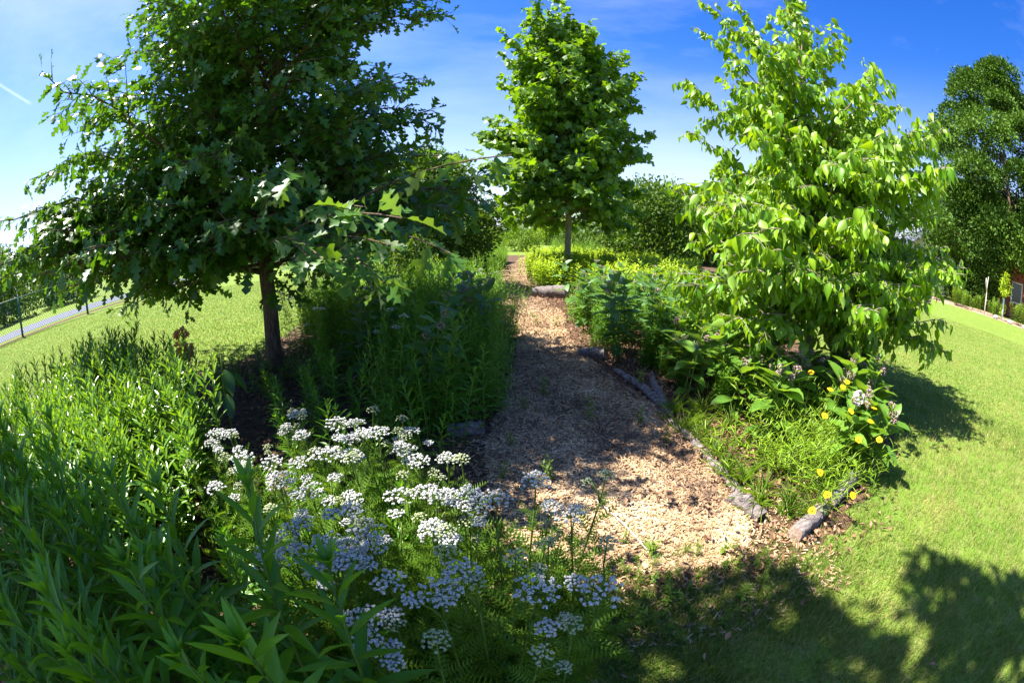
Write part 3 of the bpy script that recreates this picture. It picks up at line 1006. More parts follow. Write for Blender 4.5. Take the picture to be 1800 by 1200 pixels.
for q, (lb, loc, h, rad, m_) in enumerate(LT):
    far_tree('distant_tree', lb, loc, h, rad, .35, M[m_], 60 + q, nb=40, per=150, size=.24, group='distant trees along the horizon')
SH = [
    ('bright shrub left of where the path bends away', (-1.0, 17.0, 0), 1.35, .8, 'farlight'),
    ('leafy shrub left of the path below the second oak', (-1.25, 13.2, 0), 1.2, .7, 'farlight'),
    ('pale shrub straight behind the bend of the path', (.6, 26.0, 0), 1.5, 1.3, 'farlight'),
    ('darker shrub behind the bend of the path, farther left', (-2.4, 25.0, 0), 1.9, 1.4, 'far'),
    ('rounded shrub behind the pale trunk', (3.6, 25.5, 0), 1.55, 1.3, 'far'),
    ('shrub in the gap below the low spreading tree', (6.8, 21.5, 0), 1.2, 1.0, 'far'),
    ('green shrub beside the path under the left oak boughs', (-2.0, 7.4, 0), 1.3, .75, 'far'),
]
for q, (lb, loc, h, rad, m_) in enumerate(SH):
    far_tree('garden_shrub', lb, loc, h, rad, .12, M[m_], 90 + q, nb=40, per=120, size=.07 if loc[1] < 20 else .11, trunk_r=.03, group='shrubs around the end of the path')

# a tree behind the viewer's left shoulder: its crown shades the front left of the garden
SH_SPOTS = [(-.95, .1, .4), (-1.5, .0, .45), (-.6, .35, .3), (-.2, .48, .3), (-3.0, -.9, .7), (-2.6, -.1, .6), (-1.9, .0, .55), (-1.2, -.05, .5), (-.55, .1, .45), (.05, .3, .42), (.55, .6, .42), (.95, .72, .36), (1.15, .35, .3), (.7, .2, .4), (.9, -.15, .35), (2.0, .42, .28), (2.15, .12, .3), (1.8, .05, .26), (2.5, -.15, .32), (1.95, -.3, .35),
            (.3, -.3, .5), (-.3, -.45, .5), (-1.0, -.55, .5), (-1.8, -.55, .6), (1.3, -.6, .45), (.6, -.8, .5), (2.7, -.6, .4), (2.1, -.8, .4), (-.4, -1.1, .6), (.5, -1.4, .6), (1.6, -1.3, .6), (-1.4, -1.2, .6)]
rs = np.random.default_rng(99)
ST = thing('shade_tree', 'broad tree left of and behind the viewer that shades the foreground', 'tree', (-5.4, -2.2, 0))
tb, blobs = MB(), []
V, F = tube([(0, 0, -.05), (.05, .1, 2), (.3, .6, 4.2), (.8, 1.2, 6)], [.2, .16, .12, .05], 10)
tb.add(V, F)
for (x, y, rr) in SH_SPOTS:
    z = rs.uniform(5.9, 6.9)
    c = np.array([x + SUN_DIR.x / SUN_DIR.z * z + 5.4, y + SUN_DIR.y / SUN_DIR.z * z + 2.2, z])
    blobs.append((*c, rr))
    V, F = tube(bez((.3, .6, 4.2), (c[0] * .5, c[1] * .5 + .3, 5.2), c, 6), np.linspace(.05, .012, 6), 5, False)
    tb.add(V, F)
tb.build('trunk', M['bark'], ST)
clump_crown(rs, blobs, 1100, .13, flat=.7).build('crown', M['far'], ST)

# ------------------------------------------------------------------ planting
PROTO = {}


def protos(key, fn, n):
    """n variants of a plant; each is built once with its parts, then copied"""
    PROTO[key] = [fn(i) for i in range(n)]


def stemline(rng, h, lean, n=6):
    a = rng.uniform(0, 2 * PI)
    l = rng.normal(lean, lean * .4 + .01) * h
    tip = np.array([math.cos(a) * l, math.sin(a) * l, h])
    return bez((0, 0, -.02), (tip[0] * .25, tip[1] * .25, h * .6), tip, n)


def spiral_leaves(mb, rng, q, n, z0, ln, ang, tmpl, tone, wfac=1.0, pair=False, topbright=.3, curl=.0):
    t = np.linspace(z0, 1, n)
    k = len(q)
    P = np.stack([np.interp(t, np.linspace(0, 1, k), q[:, i]) for i in range(3)], 1)
    if pair:
        a = np.repeat(np.arange((n + 1) // 2), 2)[:n] * (PI / 2) + (np.arange(n) % 2) * PI + rng.normal(0, .2, n)
        tt = np.repeat(np.linspace(z0, 1, (n + 1) // 2), 2)[:n]
        P = np.stack([np.interp(tt, np.linspace(0, 1, k), q[:, i]) for i in range(3)], 1)
        t = tt
    else:
        a = np.arange(n) * 2.39996 + rng.normal(0, .2, n)
    e = np.interp(t, [z0, (1 + z0) / 2, 1], ang) + rng.normal(0, .16, n)
    o = np.stack([np.cos(a), np.sin(a), np.zeros(n)], 1)
    D = o * np.cos(e)[:, None] + np.array([0, 0, 1.0]) * np.sin(e)[:, None]
    N = -o * np.sin(e)[:, None] + np.array([0, 0, 1.0]) * np.cos(e)[:, None] + rng.normal(0, .22, (n, 3))
    S = np.interp(t, [z0, (1 + z0) / 2, .9, 1], ln) * rng.uniform(.8, 1.15, n)
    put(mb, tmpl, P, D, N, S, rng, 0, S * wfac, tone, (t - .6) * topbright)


def mk_plant(name, cat, parts):
    """parts: list of (name, MB, material); returns (root, kids) with the root parked until first placed"""
    root = thing(name, 'plant', cat)
    kids = [(mb.build(n, m, root), []) for n, mb, m in parts]
    return [root, kids, False]


def place(key, i, loc, rotz, sc, label, group, tilt=(0, 0)):
    pr = PROTO[key][i % len(PROTO[key])]
    if not pr[2]:
        pr[2] = True
        r_ = pr[0]
        r_.location = loc
        r_.rotation_euler = (tilt[0], tilt[1], rotz)
        r_.scale = (sc, sc, sc) if np.ndim(sc) == 0 else sc
        r_['label'] = label
        r_['group'] = group
        return r_
    return dup(pr[0], pr[1], loc, rotz, sc, label, group, tilt)


def leafy(i):
    rng = np.random.default_rng(200 + i)
    s, f = MB(), MB()
    h = rng.uniform(.78, .9)
    q = stemline(rng, h, .07)
    V, F = tube(q, np.linspace(.006, .0025, len(q)), 6)
    s.add(V, F)
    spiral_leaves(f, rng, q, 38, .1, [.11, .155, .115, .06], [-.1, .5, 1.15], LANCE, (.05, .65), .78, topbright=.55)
    tp = np.tile(q[-1], (7, 1))
    a = np.arange(7) * 2.4
    D = np.stack([np.cos(a) * .45, np.sin(a) * .45, np.ones(7)], 1)
    N = np.stack([-np.cos(a), -np.sin(a), np.full(7, .5)], 1)
    put(f, LANCE, tp, D, N, rng.uniform(.04, .07, 7), rng, tone=(.6, 1))
    return mk_plant('leafy_stem_plant', 'plant', [('stem', s, M['stem']), ('foliage', f, M['lance'])])


def willow(i):
    rng = np.random.default_rng(220 + i)
    s, f = MB(), MB()
    for k in range(6):
        h = rng.uniform(.58, .84)
        q = stemline(rng, h, .16)
        q[:, :2] += rng.normal(0, .035, 2)
        V, F = tube(q, np.linspace(.005, .002, len(q)), 5)
        s.add(V, F)
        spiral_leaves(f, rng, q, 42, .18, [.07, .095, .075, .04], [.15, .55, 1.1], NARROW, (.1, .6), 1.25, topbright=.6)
    return mk_plant('narrow_leaved_plant', 'plant', [('stem', s, M['stem']), ('foliage', f, M['willow'])])


def umbel(rng, R, n_sub, per, dome=.25, fs=.0032):
    """a flat-topped head: little bunches of florets on a shallow dome"""
    mb = MB()
    k = np.arange(n_sub)
    rr = R * np.sqrt((k + .5) / n_sub)
    a = k * 2.39996 + rng.normal(0, .25, n_sub)
    cs = np.stack([rr * np.cos(a), rr * np.sin(a), -dome * rr ** 2 / R + rng.normal(0, R * .05, n_sub)], 1)
    cs += rng.normal(0, R * .06, cs.shape)
    sr = R / math.sqrt(n_sub) * .7
    for c in cs:
        d = nrm(rng.normal(0, 1, (per, 3)) + np.array([0, 0, 1.0]))
        P = c + d * sr * np.array([1, 1, .6]) * rng.uniform(.7, 1.0, (per, 1))
        a2 = rng.uniform(0, 2 * PI, per)
        D = np.stack([np.cos(a2), np.sin(a2), np.zeros(per)], 1)
        N = d + np.array([0, 0, .6])
        put(mb, FLORET, P, D, N, rng.uniform(.7, 1.15, per) * fs * .85, rng, tone=(.0, 1))
    return mb, cs


YSPEC = [((0, 0, .05), (.055, .03, .028)), ((0, 0, .055), (.07, .02, .03)), ((0, 0, .04), (-.06, .02, .03), (.03, -.06, .024)), ((0, 0, .048), (.065, -.03, .03))]


def yarrow(i, bud=False):
    rng = np.random.default_rng(240 + i + (50 if bud else 0))
    s, f = MB(), MB()
    heads = []
    spec = YSPEC[i % len(YSPEC)] if not bud else ((0, 0, .032),) if i % 2 else ((0, 0, .03), (.05, .02, .022))
    h = rng.uniform(.55, .64)
    q = stemline(rng, h * .8, .06)
    V, F = tube(q, np.linspace(.004, .003, len(q)), 6)
    s.add(V, F)
    for (dx, dy, R) in spec:
        dz = 0 if R == spec[0][2] else rng.uniform(-.06, -.015)
        tp = q[-1] + np.array([dx, dy, h * .2 + dz])
        st = bez(q[-1], q[-1] + np.array([dx * .3, dy * .3, h * .1]), tp - np.array([0, 0, R * .5]), 5)
        V, F = tube(st, np.linspace(.003, .002, 5), 5)
        s.add(V, F)
        mb, cs = umbel(rng, R * .92, int(16 + R * 560), 11 if not bud else 9, .3 if not bud else .7, .0031 if not bud else .0028)
        for c in cs[::2]:
            V, F = tube(bez(st[-1], st[-1] + np.array([c[0] * .4, c[1] * .4, R * .15]), tp + c - np.array([0, 0, .003]), 4), [.0012, .001, .001, .0008], 3, False)
            s.add(V, F)
        mb.V = [v + tp for v in mb.V]
        heads.append(mb)
    spiral_leaves(f, rng, q, 22, .12, [.15, .12, .09, .06], [.1, .5, .8], FEATHER, (.2, .7), .85, topbright=.3)
    n = 22
    a = rng.uniform(0, 2 * PI, n)
    e = rng.uniform(.5, 1.2, n)
    D = np.stack([np.cos(a) * np.cos(e), np.sin(a) * np.cos(e), np.sin(e)], 1)
    P = np.column_stack([rng.normal(0, .04, (n, 2)), rng.uniform(0, .15, n)])
    put(f, FEATHER, P, D, np.cross(D, np.cross(np.array([0, 0, 1.0]), D)) + rng.normal(0, .2, (n, 3)), rng.uniform(.09, .17, n), rng, W=rng.uniform(.06, .10, n), tone=(.1, .8))
    return mk_plant('yarrow_plant', 'flower', [('stem', s, M['stem']), ('foliage', f, M['feather'])] + [('flower_head', hd, M['cream' if bud else 'white']) for hd in heads])


def meadow(i):
    rng = np.random.default_rng(300 + i)
    s, f = MB(), MB()
    for k in range(20):
        h = rng.uniform(.45, .95)
        q = stemline(rng, h, .18)
        q[:, :2] += rng.normal(0, .09, 2)
        V, F = tube(q, np.linspace(.003, .0012, len(q)), 4)
        s.add(V, F)
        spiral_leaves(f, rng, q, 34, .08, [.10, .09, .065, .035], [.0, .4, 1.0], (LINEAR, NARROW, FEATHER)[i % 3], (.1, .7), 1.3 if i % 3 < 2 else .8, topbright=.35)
    return mk_plant('meadow_clump', 'plant', [('stem', s, M['stem']), ('foliage', f, M['meadow'])])


def meadow_white(i):
    rng = np.random.default_rng(320 + i)
    s, f = MB(), MB()
    heads = []
    for k in range(7):
        h = rng.uniform(.55, .85)
        q = stemline(rng, h, .14)
        q[:, :2] += rng.normal(0, .05, 2)
        V, F = tube(q, np.linspace(.003, .0015, len(q)), 4)
        s.add(V, F)
        spiral_leaves(f, rng, q, 26, .08, [.11, .09, .06, .03], [.1, .5, 1.0], FEATHER, (.1, .6), .8)
        if k < 4:
            mb, _ = umbel(rng, rng.uniform(.022, .04), 14, 9, .5, .004)
            mb.V = [v + q[-1] for v in mb.V]
            heads.append(mb)
    return mk_plant('white_meadow_clump', 'flower', [('stem', s, M['stem']), ('foliage', f, M['meadow'])] + [('flower_head', w, M['white']) for w in heads])


def lime(i):
    rng = np.random.default_rng(340 + i)
    s, f = MB(), MB()
    for k in range(20):
        h = rng.uniform(.42, .62)
        q = stemline(rng, h, .14)
        q[:, :2] += rng.normal(0, .13, 2)
        V, F = tube(q, np.linspace(.003, .0015, len(q)), 4)
        s.add(V, F)
        spiral_leaves(f, rng, q, 24, .2, [.07, .085, .075, .04], [.1, .4, .8], MINT, (.1, .6), 1.0, topbright=.6)
    return mk_plant('lime_leaved_clump', 'plant', [('stem', s, M['stem']), ('foliage', f, M['lime'])])


def milkweed(i, fresh=False):
    rng = np.random.default_rng(360 + i + (20 if fresh else 0))
    s, f = MB(), MB()
    heads = []
    for k in range(1 + i % 3):
        h = rng.uniform(.7, .95) if not fresh else rng.uniform(.42, .6)
        q = stemline(rng, h, .12)
        q[:, :2] += rng.normal(0, .06, 2) * (k > 0)
        V, F = tube(q, np.linspace(.007, .0035, len(q)), 6)
        s.add(V, F)
        spiral_leaves(f, rng, q, 16 if not fresh else 12, .18, [.16, .23, .19, .10], [.0, .3, .9], BROAD, (.1, .8), 1.0, pair=True, topbright=.3)
        if rng.uniform() < .75:
            for z in ((1.0, .0), (.9, .03))[: rng.integers(1, 3)]:
                c = q[-1] * z[0] + np.array([rng.normal(0, z[1]), rng.normal(0, z[1]), .02])
                n = 50
                d = nrm(rng.normal(0, 1, (n, 3)) + np.array([0, 0, .25]))
                mb = MB()
                put(mb, FLORET, c + d * .03 * rng.uniform(.8, 1.05, (n, 1)), rng.normal(0, 1, (n, 3)), d, rng.uniform(.005, .0075, n), rng, tone=(0, 1))
                heads.append(mb)
    return mk_plant('milkweed_plant', 'plant', [('stem', s, M['stem']), ('foliage', f, M['milk2' if fresh else 'milk'])] + [('flower_head', hd, M['pink']) for hd in heads])


def tuft(i):
    rng = np.random.default_rng(400 + i)
    f = MB()
    n = 46
    a = rng.uniform(0, 2 * PI, n)
    e = rng.uniform(.6, 1.45, n)
    D = np.stack([np.cos(a) * np.cos(e), np.sin(a) * np.cos(e), np.sin(e)], 1)
    N = np.stack([-np.cos(a) * np.sin(e), -np.sin(a) * np.sin(e), np.cos(e)], 1)
    put(f, leaf_strip([0, .3, .6, .85, 1], [.5, .5, .4, .22, .02], .1, .35), np.column_stack([rng.normal(0, .02, (n, 2)), np.zeros(n)]), D, N, rng.uniform(.08, .2, n), rng, W=rng.uniform(.004, .007, n), tone=(.1, .9))
    o = f.build('grass_tuft', M['weed'])
    return [tag(o, 'tuft', 'grass tuft'), [], False]


def weed(i):
    rng = np.random.default_rng(420 + i)
    s, f = MB(), MB()
    for k in range(4):
        q = stemline(rng, rng.uniform(.06, .16), .3, 4)
        V, F = tube(q, np.linspace(.002, .001, 4), 4)
        s.add(V, F)
        spiral_leaves(f, rng, q, 10, .1, [.045, .045, .03, .02], [.0, .3, .8], MINT if i % 2 else FEATHER, (.2, .8))
    return mk_plant('small_weed', 'plant', [('stem', s, M['stem']), ('foliage', f, M['weed'])])


protos('leafy', leafy, 6)
protos('willow', willow, 6)
protos('yarrow', yarrow, 8)
protos('bud', lambda i: yarrow(i, True), 4)
protos('meadow', meadow, 6)
protos('mwhite', meadow_white, 3)
protos('lime', lime, 5)
protos('milk', milkweed, 6)
protos('milk2', lambda i: milkweed(i, True), 5)
protos('tuft', tuft, 5)
protos('weed', weed, 5)

rng = np.random.default_rng(500)


def spread(poly, n, mind, rng, keep=None):
    """n spots in a polygon, not closer than mind"""
    pts = []
    P = sample_poly(np.array(poly, float), n * 40, rng)
    for p in P:
        if keep is not None and not keep(p):
            continue
        if all((p[0] - q[0]) ** 2 + (p[1] - q[1]) ** 2 > mind * mind for q in pts):
            pts.append(p)
            if len(pts) >= n:
                break
    return pts


def rz():
    return rng.uniform(0, 2 * PI)


def tl(s=.06):
    return (rng.normal(0, s), rng.normal(0, s))


# front left: tall leafy stems
for q, p in enumerate(spread([(-3.0, -.3), (-2.7, .4), (-2.1, .5), (-1.5, .56), (-1.05, .42), (-.66, .42), (-.42, .36), (-.2, .3), (-.16, .22), (-.4, .08), (-.75, -.1), (-1.3, -.25), (-2.2, -.3)], 130, .10, rng)):
    place('leafy', q, (p[0], p[1], 0), rz(), rng.uniform(.85, 1.05), 'tall leafy stem with lance-shaped leaves in the shaded thicket at front left', 'leafy stems in the shaded front left thicket', tl())
for q, p in enumerate(spread([(-1.0, .62), (-.62, .62), (-.36, .56), (-.3, .42), (-.55, .3), (-1.0, .42)], 24, .07, rng)):
    place('leafy', q + 3, (p[0], p[1], 0), rz(), rng.uniform(.5, .72), 'lance-leaved stem between thicket and yarrow', 'leafy stems in the shaded front left thicket', tl(.1))
# left: glossy narrow-leaved thicket
for q, p in enumerate(spread([(-3.6, .6), (-3.5, 2.3), (-2.5, 2.2), (-1.95, 1.9), (-1.6, 1.55), (-1.4, 1.3), (-1.3, 1.0), (-1.35, .75), (-1.7, .7), (-2.3, .5)], 86, .155, rng)):
    place('willow', q, (p[0], p[1], 0), rz(), rng.uniform(.85, 1.06), 'bushy plant with narrow glossy leaves in the sunlit thicket left of the yarrow', 'narrow-leaved plants in the left thicket', tl())

# yarrow in flower
YW = [(-.7, 1.38), (-.36, 1.32), (-1.21, 1.12), (-1.04, .98), (-.74, 1.23), (-.69, .9), (-.49, .99), (-.29, 1.0), (-.02, .93), (-.35, .84), (-.18, .86), (-.47, .6), (-.55, .68), (-.62, .8), (-.45, .69), (-.25, .69), (-.13, .58), (-.01, .57), (-.27, .47), (.05, 1.09), (.23, .96), (.19, .70), (-.14, .97),
      (-.52, 1.33), (-.44, 1.28), (-.62, 1.12), (-.55, .86), (-.32, .75), (-.2, .93), (-.38, .93), (-.4, .62), (-.08, .66), (-.86, 1.2), (-.5, 1.24), (-.58, 1.36), (-.3, 1.24), (-.24, 1.3), (-.62, .98), (-.42, .86), (-.3, .9), (-.12, .9), (-.5, .74), (-.34, .56), (-.95, 1.08), (-.85, 1.5), (-.62, 1.5), (-.42, 1.44), (-1.08, 1.32), (-1.25, 1.25), (-1.12, 1.08), (-.98, 1.42), (-.78, 1.3)]
for q, p in enumerate(YW):
    lo = p[1] < .75
    place('yarrow', q, (p[0] + rng.normal(0, .012), p[1] + rng.normal(0, .012), 0), rz(), rng.uniform(.93, 1.07),
          'white-flowered yarrow in the shade at the bottom of the patch' if lo else 'white-flowered yarrow in the sunlit part of the patch',
          'white yarrow heads beside the path', tl(.05))
for q, p in enumerate([(-.95, 1.3), (-.6, 1.5), (-.25, 1.2), (-.1, 1.2), (.1, .84), (.3, .82), (.0, .75), (-.5, 1.1), (-.8, 1.02), (-.22, .8), (.15, .6), (-.15, .45), (.02, .48), (-.3, .6), (.22, 1.1), (-.9, 1.5), (-.35, 1.12), (.08, .98), (-1.1, 1.2), (-1.0, 1.05), (-.85, 1.1), (-.7, 1.05), (-.9, .95), (-.75, .9), (-.55, 1.0), (-.65, 1.3), (-.45, 1.4), (-.35, 1.4), (-.15, 1.05), (-.25, 1.0), (-.4, .78), (-.2, .72), (-.05, .62), (-1.2, 1.38), (-1.0, 1.55), (-.7, 1.6), (-.5, 1.58), (-1.15, .98)]):
    place('bud', q, (p[0], p[1], 0), rz(), rng.uniform(.85, 1.05), 'yarrow with greenish unopened heads among the white ones', 'budding yarrow beside the path', tl(.07))

for q, p in enumerate(spread([(-1.3, 1.45), (-.6, 1.55), (-.3, 1.2), (-.5, .8), (-.9, .8), (-1.25, 1.0)], 34, .11, rng)):
    place('leafy', q, (p[0], p[1], 0), rz(), rng.uniform(.34, .5), 'fresh leafy stem among the white yarrow', 'leafy stems among the yarrow', tl(.1))
# left of the path: dense meadow in the oak's shade, getting sunnier farther off
PL = [(-.2, 2.3), (-.1, 3.4), (.04, 4.6), (-.08, 6.1), (-.42, 8.2), (-.6, 11.5), (-.1, 17), (-1.2, 18), (-2.3, 12), (-2.9, 8), (-2.6, 5.4), (-1.7, 4.2), (-1.35, 3.4), (-1.2, 2.7), (-.75, 2.3)]
for q, p in enumerate(spread(PL, 185, .19, rng)):
    far_ = p[1] > 6.5
    place('meadow', q, (p[0], p[1], 0), rz(), rng.uniform(.62, 1.0) if not far_ else rng.uniform(.7, 1.0), 'feathery meadow clump farther up the left side of the path' if far_ else 'dark fine-leaved meadow clump crowding the left edge of the path', 'meadow clumps left of the path', tl(.1))
for q, p in enumerate([(-1.25, 3.9), (-.6, 3.5), (-.35, 4.6), (-.9, 4.6), (-1.5, 5.5), (-.5, 6.2), (-.8, 8.5), (-1.4, 3.0), (-1.0, 2.9), (-.4, 5.6), (-3.0, 5.4), (-2.95, 4.9), (-3.05, 6.1)]):
    place('mwhite', q, (p[0], p[1], 0), rz(), rng.uniform(.85, 1.1), 'white-flowered stems standing in the meadow left of the path', 'white flowers in the left meadow', tl(.1))

for q, p in enumerate(spread([(-2.1, 4.3), (-1.5, 4.0), (-1.2, 4.8), (-1.6, 6.0), (-2.9, 6.6), (-3.0, 5.0)], 26, .2, rng)):
    place('lime' if q % 3 == 0 else 'meadow', q, (p[0], p[1], 0), rz(), rng.uniform(.85, 1.05), 'fine-leaved green clump right behind the oak trunk', 'meadow clumps left of the path', tl(.1))
for q, p in enumerate(spread([(-.25, 2.7), (-.15, 4.4), (-.4, 6), (-1.6, 5.2), (-1.5, 3.4), (-.9, 2.6)], 24, .25, rng)):
    place('leafy' if q % 2 else 'milk', q, (p[0], p[1], 0), rz(), rng.uniform(.8, .98), 'broader-leaved stem standing in the meadow', 'broad-leaved stems in the left meadow', tl(.08))
# right of the path: lime clumps, milkweed in front of them
for q, p in enumerate(spread([(.5, 8.9), (.5, 11.2), (.75, 14.5), (3.0, 15), (5.6, 13), (4.6, 9.5), (3.4, 7.6), (2.0, 7.4), (1.2, 8.0)], 110, .32, rng)):
    place('lime', q, (p[0], p[1], 0), rz(), rng.uniform(1.0, 1.35), 'yellow-green leafy clump in the sunny bed around the pale trunk', 'lime-green clumps in the middle bed', tl(.08))
RB = [(.84, 4.3), (.84, 5.4), (.88, 6.4), (1.6, 6.9), (3.6, 6.9), (3.4, 5.0), (2.3, 4.2), (1.75, 3.9), (1.3, 3.75)]
for q, p in enumerate(spread(RB, 46, .27, rng)):
    place('milk', q, (p[0], p[1], 0), rz(), rng.uniform(.72, .98) - .02 * (p[1] - 4), 'broad-leaved milkweed with dusty pink heads in the bed right of the path', 'milkweed in the right bed', tl(.07))
for q, p in enumerate(spread(RB, 46, .22, rng)):
    place('meadow', q, (p[0], p[1], 0), rz(), rng.uniform(.6, .8), 'fine green underplanting between the milkweeds right of the path', 'underplanting in the right bed', tl(.1))
for q, p in enumerate(spread([(1.3, 15.6), (2.0, 19), (7, 18), (7, 14.5), (5, 14), (3, 15.4)], 36, .5, rng)):
    place('meadow', q, (p[0], p[1], 0), rz(), rng.uniform(.9, 1.15), 'dark green clump in the shade beyond the lime-green bed', 'dark clumps beyond the middle bed', tl(.08))
# under the drooping tree
for q, p in enumerate([(1.62, 2.62), (1.78, 2.9), (1.95, 2.5), (1.6, 3.05), (2.1, 2.85), (2.35, 2.6), (2.25, 3.2), (1.75, 2.2), (2.55, 2.35), (2.75, 2.25), (1.95, 3.4), (1.5, 3.5), (2.9, 2.5), (2.6, 2.75), (2.05, 2.25), (2.4, 2.2), (2.3, 1.95), (2.5, 2.0), (2.65, 1.95), (2.2, 2.1), (2.75, 2.1), (2.45, 1.82), (2.2, 1.62), (2.28, 1.72), (2.15, 1.75), (2.35, 1.8)]):
    place('milk2', q, (p[0], p[1], 0), rz(), rng.uniform(.85, 1.15), 'fresh green milkweed under the drooping tree', 'milkweed under the drooping tree', tl(.1))
for q, p in enumerate([(1.45, 3.3), (1.55, 3.75), (1.75, 3.6), (2.0, 3.75), (1.4, 2.95), (1.85, 3.15), (2.25, 3.6), (2.5, 3.5), (2.4, 2.9), (1.45, 4.0), (2.7, 2.6), (3.0, 2.8), (3.2, 3.1), (3.05, 2.45), (1.7, 2.75), (2.0, 2.7)]):
    place('milk2', q + 2, (p[0], p[1], 0), rz(), rng.uniform(.8, 1.1), 'fresh green milkweed under the drooping tree', 'milkweed under the drooping tree', tl(.1))
for q, p in enumerate(spread([(1.35, 2.9), (1.3, 3.9), (2.3, 4.2), (3.3, 3.6), (3.1, 2.6), (2.4, 2.5), (1.6, 2.5)], 26, .2, rng)):
    place('meadow', q, (p[0], p[1], 0), rz(), rng.uniform(.3, .5), 'low fine-leaved plant under the drooping tree', 'low plants under the drooping tree', tl(.12))
# one pale pink umbel that stands out by the lawn
PX = thing('pink_milkweed_plant', 'milkweed with one large pale pink flower ball beside the yellow flowers', 'flower', (2.0, 1.66, 0))
r9 = np.random.default_rng(9)
s, f = MB(), MB()
q = bez((0, 0, -.02), (.0, 0, .3), (-.03, -.04, .5), 7)
V, F = tube(q, np.linspace(.006, .0035, 7), 6)
s.add(V, F)
spiral_leaves(f, r9, q, 14, .1, [.14, .17, .14, .1], [.1, .3, .6], BROAD, (.4, 1), 1.0, pair=True)
s.build('stem', M['stem'], PX)
f.build('foliage', M['milk2'], PX)
mb = MB()
d = nrm(r9.normal(0, 1, (110, 3)) + np.array([0, 0, .2]))
put(mb, FLORET, q[-1] + np.array([0, 0, .03]) + d * .045 * r9.uniform(.8, 1.05, (110, 1)), r9.normal(0, 1, (110, 3)), d, r9.uniform(.007, .010, 110), r9, tone=(0, 1))
mb.build('flower_head', M['palepink'], PX)

# yellow-flowered clump at the corner of the bed
CO = thing('yellow_flower_clump', 'fine-leaved clump with golden yellow daisies at the corner of the bed', 'flower', (1.95, 1.85, 0))
s, f = MB(), MB()
for k in range(380):
    b = r9.normal((0, 0), (.27, .24))
    h = r9.uniform(.12, .36) + .35 * max(0, b[1])
    a = r9.uniform(0, 2 * PI)
    l = h * r9.uniform(.2, .9)
    q = bez((b[0], b[1], 0), (b[0] + math.cos(a) * l * .3, b[1] + math.sin(a) * l * .3, h * .7), (b[0] + math.cos(a) * l, b[1] + math.sin(a) * l, h), 4)
    V, F = tube(q, np.linspace(.0022, .001, 4), 3, False)
    s.add(V, F, 0, r9.uniform())
    spiral_leaves(f, r9, q, 9, .1, [.085, .075, .06, .04], [.3, .6, .9], LINEAR, (.2, .8), 1.1)
for (x, y, z) in ((.42, .26, .55), (-.06, .19, .55), (.1, -.02, .55), (.0, -.09, .55), (-.14, -.11, .55), (-.08, -.28, .48), (.15, -.29, .48), (.0, -.4, .46), (-.26, -.23, .45), (-.15, -.46, .4), (.0, -.51, .4), (-.46, -.62, .22), (-.28, -.66, .2), (-.6, -.68, .2), (-.48, -.53, .3), (.25, .1, .5)):
    q = bez((x * .7, y * .6 + .08, 0), (x * .8, y * .7 + .05, z * .6), (x, y, z), 6)
    V, F = tube(q, np.linspace(.002, .0012, 6), 4, False)
    s.add(V, F)
    fl = MB()
    n = 9
    a = np.arange(n) * 2 * PI / n
    up = nrm(np.array([-.25, -.45, 1.0]) + r9.normal(0, .2, 3))
    e1 = nrm(np.cross(up, np.array([1.0, 0, 0])))
    e2 = np.cross(up, e1)
    D = np.cos(a)[:, None] * e1 + np.sin(a)[:, None] * e2 + up * .25
    put(fl, leaf_strip([0, .3, .7, .92, 1], [.1, .26, .36, .28, .12], .15, .15, .02), np.tile(q[-1], (n, 1)), D, np.tile(up, (n, 1)), r9.uniform(.018, .024, n), r9)
    fo = fl.build('flower', M['yellow'], CO)
    dm = MB()
    dd = nrm(r9.normal(0, 1, (40, 3)) + up)
    put(dm, FLORET, q[-1] + dd * .006, np.tile(e1, (40, 1)), dd, .0025, r9)
    dm.build('flower_center', M['gold'], fo)
s.build('stem', M['stem'], CO)
f.build('foliage', M['coreo'], CO)

# grass tufts and weeds
for q, p in enumerate([(1.16, 2.45), (1.22, 2.3), (1.3, 2.2), (1.28, 1.95), (1.3, 1.75), (1.4, 1.65), (1.36, 2.6), (1.45, 2.75), (1.55, 2.45), (1.5, 1.5), (1.7, 1.55), (1.62, 1.75), (1.85, 1.6), (1.6, 2.0), (1.5, 2.15), (2.1, 1.62), (1.2, 2.75), (1.75, 2.05), (2.3, 1.75), (1.4, 1.4), (1.34, 2.42), (1.24, 1.85), (1.26, 2.05), (1.3, 1.52), (1.75, 1.42), (1.9, 1.48), (2.05, 1.52), (1.55, 1.36), (1.28, 2.5)]):
    place('tuft', q, (p[0], p[1], 0), rz(), rng.uniform(.7, 1.3), 'thin grass tuft sprouting along the logs at the right edge of the path', 'grass tufts along the logs', tl(.1))
for q, p in enumerate([(.0, 2.35), (.25, 3.2), (.6, 5.6), (.35, 5.7), (.1, 2.9), (.55, 2.7), (.05, 5.2), (.3, 6.2), (.2, 1.95), (-.05, 1.95), (1.0, 2.3), (1.1, 3.3), (.9, 2.6)]):
    place('weed', q, (p[0], p[1], .004), rz(), rng.uniform(.7, 1.2), 'small weed growing out of the wood chips on the path', 'weeds on the path', tl(.15))
for q, p in enumerate(spread([(.15, .75), (.9, .8), (1.35, 1.0), (1.0, 1.25), (.4, 1.4), (.1, 1.4)], 75, .05, rng)):
    place('weed', q + 1, (p[0], p[1], 0), rz(), rng.uniform(.4, .8), 'low weed in the patchy grass at the near end of the path', 'weeds at the near end of the path', tl(.2))
